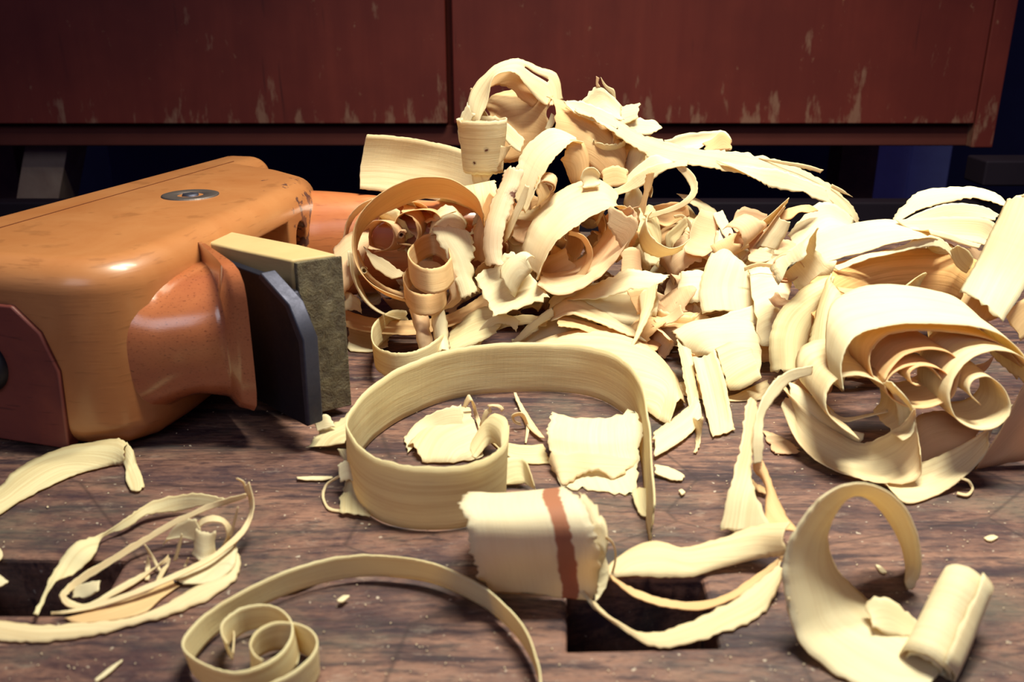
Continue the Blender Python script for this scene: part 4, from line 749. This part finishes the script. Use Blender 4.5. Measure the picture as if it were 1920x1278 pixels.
S('lower outer turn of the rose-like curl, swelling to the right front', [(1680, 880), (1740, 862), (1790, 840), (1840, 812), (1880, 780), (1900, 755)], [(1660, 905), (1700, 944), (1755, 930), (1800, 900), (1840, 862), (1855, 835)], [.262, .258, .256, .256, .256, .256], [.250, .2415, .2445, .249, .253, .2545], CREAM, bow=-.003, nw=12, fray=.0003)
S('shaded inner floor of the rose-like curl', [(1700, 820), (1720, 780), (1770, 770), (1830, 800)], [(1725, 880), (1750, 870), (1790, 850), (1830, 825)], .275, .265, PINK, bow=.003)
S('cream boat-shaped shaving at the front of the rose-like curl', [(1455, 715), (1480, 740), (1520, 775), (1570, 810), (1612, 830), (1650, 820), (1695, 790), (1715, 765)], [(1465, 760), (1490, 820), (1530, 862), (1590, 890), (1650, 905), (1700, 905), (1726, 890), (1726, 850)],
  [.285, .28, .276, .272, .268, .262, .256, .254], [.281, .271, .262, .2545, .250, .249, .25, .252], CREAM, bow=-.004, nw=14, fray=.0004)
S('bright inner face of the boat-shaped shaving', [(1455, 712), (1490, 722), (1530, 750), (1570, 790), (1610, 828)], [(1480, 750), (1520, 785), (1560, 810), (1590, 825), (1615, 832)], [.29, .288, .283, .277, .27], [.28, .276, .273, .271, .268], PALE, bow=.003)
curl('open round curl in the bow of the boat-shaped shaving', [(1612, 828), (1575, 800), (1552, 775), (1548, 745), (1562, 718), (1590, 706), (1625, 706), (1660, 722), (1690, 748), (1712, 778), (1712, 812), (1690, 828)],
     (1630, 770, .258), (.0, 1, -.02), [.024, .03, .034, .036, .030, .024], mat=CREAM, normal=(0, .8, -.6), nw=10, fray=.0004)
S('folded bright strap at the right of the open round curl', [(1655, 718), (1675, 745), (1685, 785), (1680, 815)], [(1675, 722), (1705, 755), (1715, 785), (1700, 820)], .262, .256, PALE, bow=.001)
S('small ragged lip across the open round curl', [(1555, 765), (1580, 782), (1620, 778), (1665, 768)], [(1558, 775), (1585, 790), (1622, 782), (1665, 772)], .268, .266, PALE, fray=.002)
S('pale scrap sticking out left of the boat-shaped shaving', [(1430, 808), (1455, 815), (1485, 830)], [(1450, 850), (1475, 852), (1500, 850)], .29, .278, PINK)
S('thin hook-shaped splinter on the bench under the rose-like curl', [(1800, 895), (1818, 900), (1826, 918), (1815, 932), (1793, 928)], [(1802, 898), (1816, 904), (1821, 918), (1812, 927), (1794, 924)], .2495, .2485, CREAM, nw=2, fray=.0001)
S('amber strip between the leaf-shaped sheet and the boat-shaped shaving', [(1500, 705), (1530, 690), (1560, 700), (1560, 730)], [(1480, 725), (1510, 735), (1535, 745), (1545, 750)], .295, .29, AMBER)
# --- chips on the bench
for lab, x, y, dx, dy in [('white boat-shaped chip behind the near arc', 522, 1112, 72, -20), ('small bright chip left of the striped tile in front of the arc', 632, 1132, 24, -10), ('flat chip on the bench at far right', 1845, 1008, 26, -2),
                          ('pair-like pale chip right of the lower right loop top', 1640, 1058, 22, 14), ('thin stick lying at the lower left edge of the bench', 178, 1276, 52, -38), ('tiny chip between ring and forked shaving', 1272, 922, 12, 2)]:
    S(lab, [(x, y), (x+dx*.5, y+dy*.5-4), (x+dx, y+dy)], [(x+3, y+3), (x+dx*.5, y+dy*.5+7), (x+dx, y+dy+2)], 9, 9, PALE, nw=3, name='wood_chip', cat='wood chip', group='small wood chips scattered on the bench', thick=.0004)
# shaving still in the throat of the plane
S('pale shaving scrap caught in the throat of the plane', [(455, 418), (475, 405), (497, 402)], [(455, 446), (478, 446), (492, 440)], .385, .38, PALE)
# --- packed shavings inside the heap
rr = random.Random(5)
zones = [(960, 1150, 380, 560, .40, .45, 26), (1150, 1450, 420, 620, .39, .43, 26), (680, 900, 400, 560, .41, .43, 26), (1430, 1560, 500, 700, .33, .40, 10), (1540, 1840, 560, 690, .31, .35, 10), (1080, 1200, 250, 380, .425, .45, 10), (900, 1000, 380, 600, .39, .42, 8), (1600, 1880, 430, 520, .36, .40, 8), (1170, 1330, 420, 560, .415, .445, 18), (1180, 1300, 590, 680, .372, .40, 8)]
zn = ['packed behind the large roll at the centre of the heap', 'packed in the shaded middle right of the heap', 'packed behind the amber ring', 'packed beside the leaf-shaped sheet', 'packed inside and behind the rose-like curl', 'packed under the crest of the heap', 'packed behind the knotty strip', 'packed behind the amber trough', 'packed low below the thin hanging loop', 'packed under the pleated strips']
for zi, (x0, x1, y0, y1, Y0, Y1, cnt) in enumerate(zones):
    for k in range(cnt):
        px, py, Y = rr.uniform(x0, x1), rr.uniform(y0, y1), rr.uniform(Y0, Y1)
        c = WY(px, py, Y)
        if c.z < .006: c.z = .006
        ax = V((rr.uniform(-1, 1), rr.uniform(-1, 1), rr.uniform(-.8, .8))).normalized()
        u = ax.orthogonal().normalized(); v = ax.cross(u); r = rr.uniform(.006, .013); wd = rr.uniform(.008, .02); tot = rr.uniform(1.6, 5.5); a0 = rr.uniform(0, 6.28)
        A, B = [], []
        for q in range(9):
            an = a0+tot*q/8; rad = r*(1-.25*q/8)
            p = c + (u*math.cos(an)+v*math.sin(an))*rad - ax*wd/2; A.append(p); B.append(p+ax*wd*(1-.2*math.sin(q)))
        lo = min(p.z for p in A+B)
        if lo < .001: A = [p+V((0, 0, .001-lo)) for p in A]; B = [p+V((0, 0, .001-lo)) for p in B]
        ribbon('small crumpled curls '+zn[zi], A, B, rr.choice([CREAM, PALE, AMBER, PINK, OLIVE]), fray=.0012, ends=.003, wav=.0015, nw=6, group='curls '+zn[zi])
# --- sawdust crumbs: uncountable
vs, fs = [], []
for k in range(600):
    px, py = rr.uniform(-50, 1970), 1290-(rr.random()**1.4)*560
    c = WZ(px, py, .0004)
    if 1050 < px < 1360 and 1075 < py < 1225 or px < 245 and 1040 < py < 1158: continue
    s = rr.uniform(.00010, .00032)*(1.6 if rr.random() < .06 else 1)
    b0 = len(vs); R = Matrix.Rotation(rr.uniform(0, 6.28), 3, 'Z')
    for q in ((-1, -.4, 0), (1, -.5, .3), (.8, .6, 0), (-.7, .5, .5), (0, 0, .9)):
        vs.append(c + R @ (V(q)*s))
    fs += [(b0, b0+1, b0+4), (b0+1, b0+2, b0+4), (b0+2, b0+3, b0+4), (b0+3, b0, b0+4), (b0+3, b0+2, b0+1, b0)]
sd = link('sawdust', mesh_from('sawdust', vs, fs, False), plain('sawdust_crumbs', (.72, .58, .40)))
tag(sd, 'fine pale sawdust crumbs sprinkled over the bench top', 'sawdust', kind='stuff')
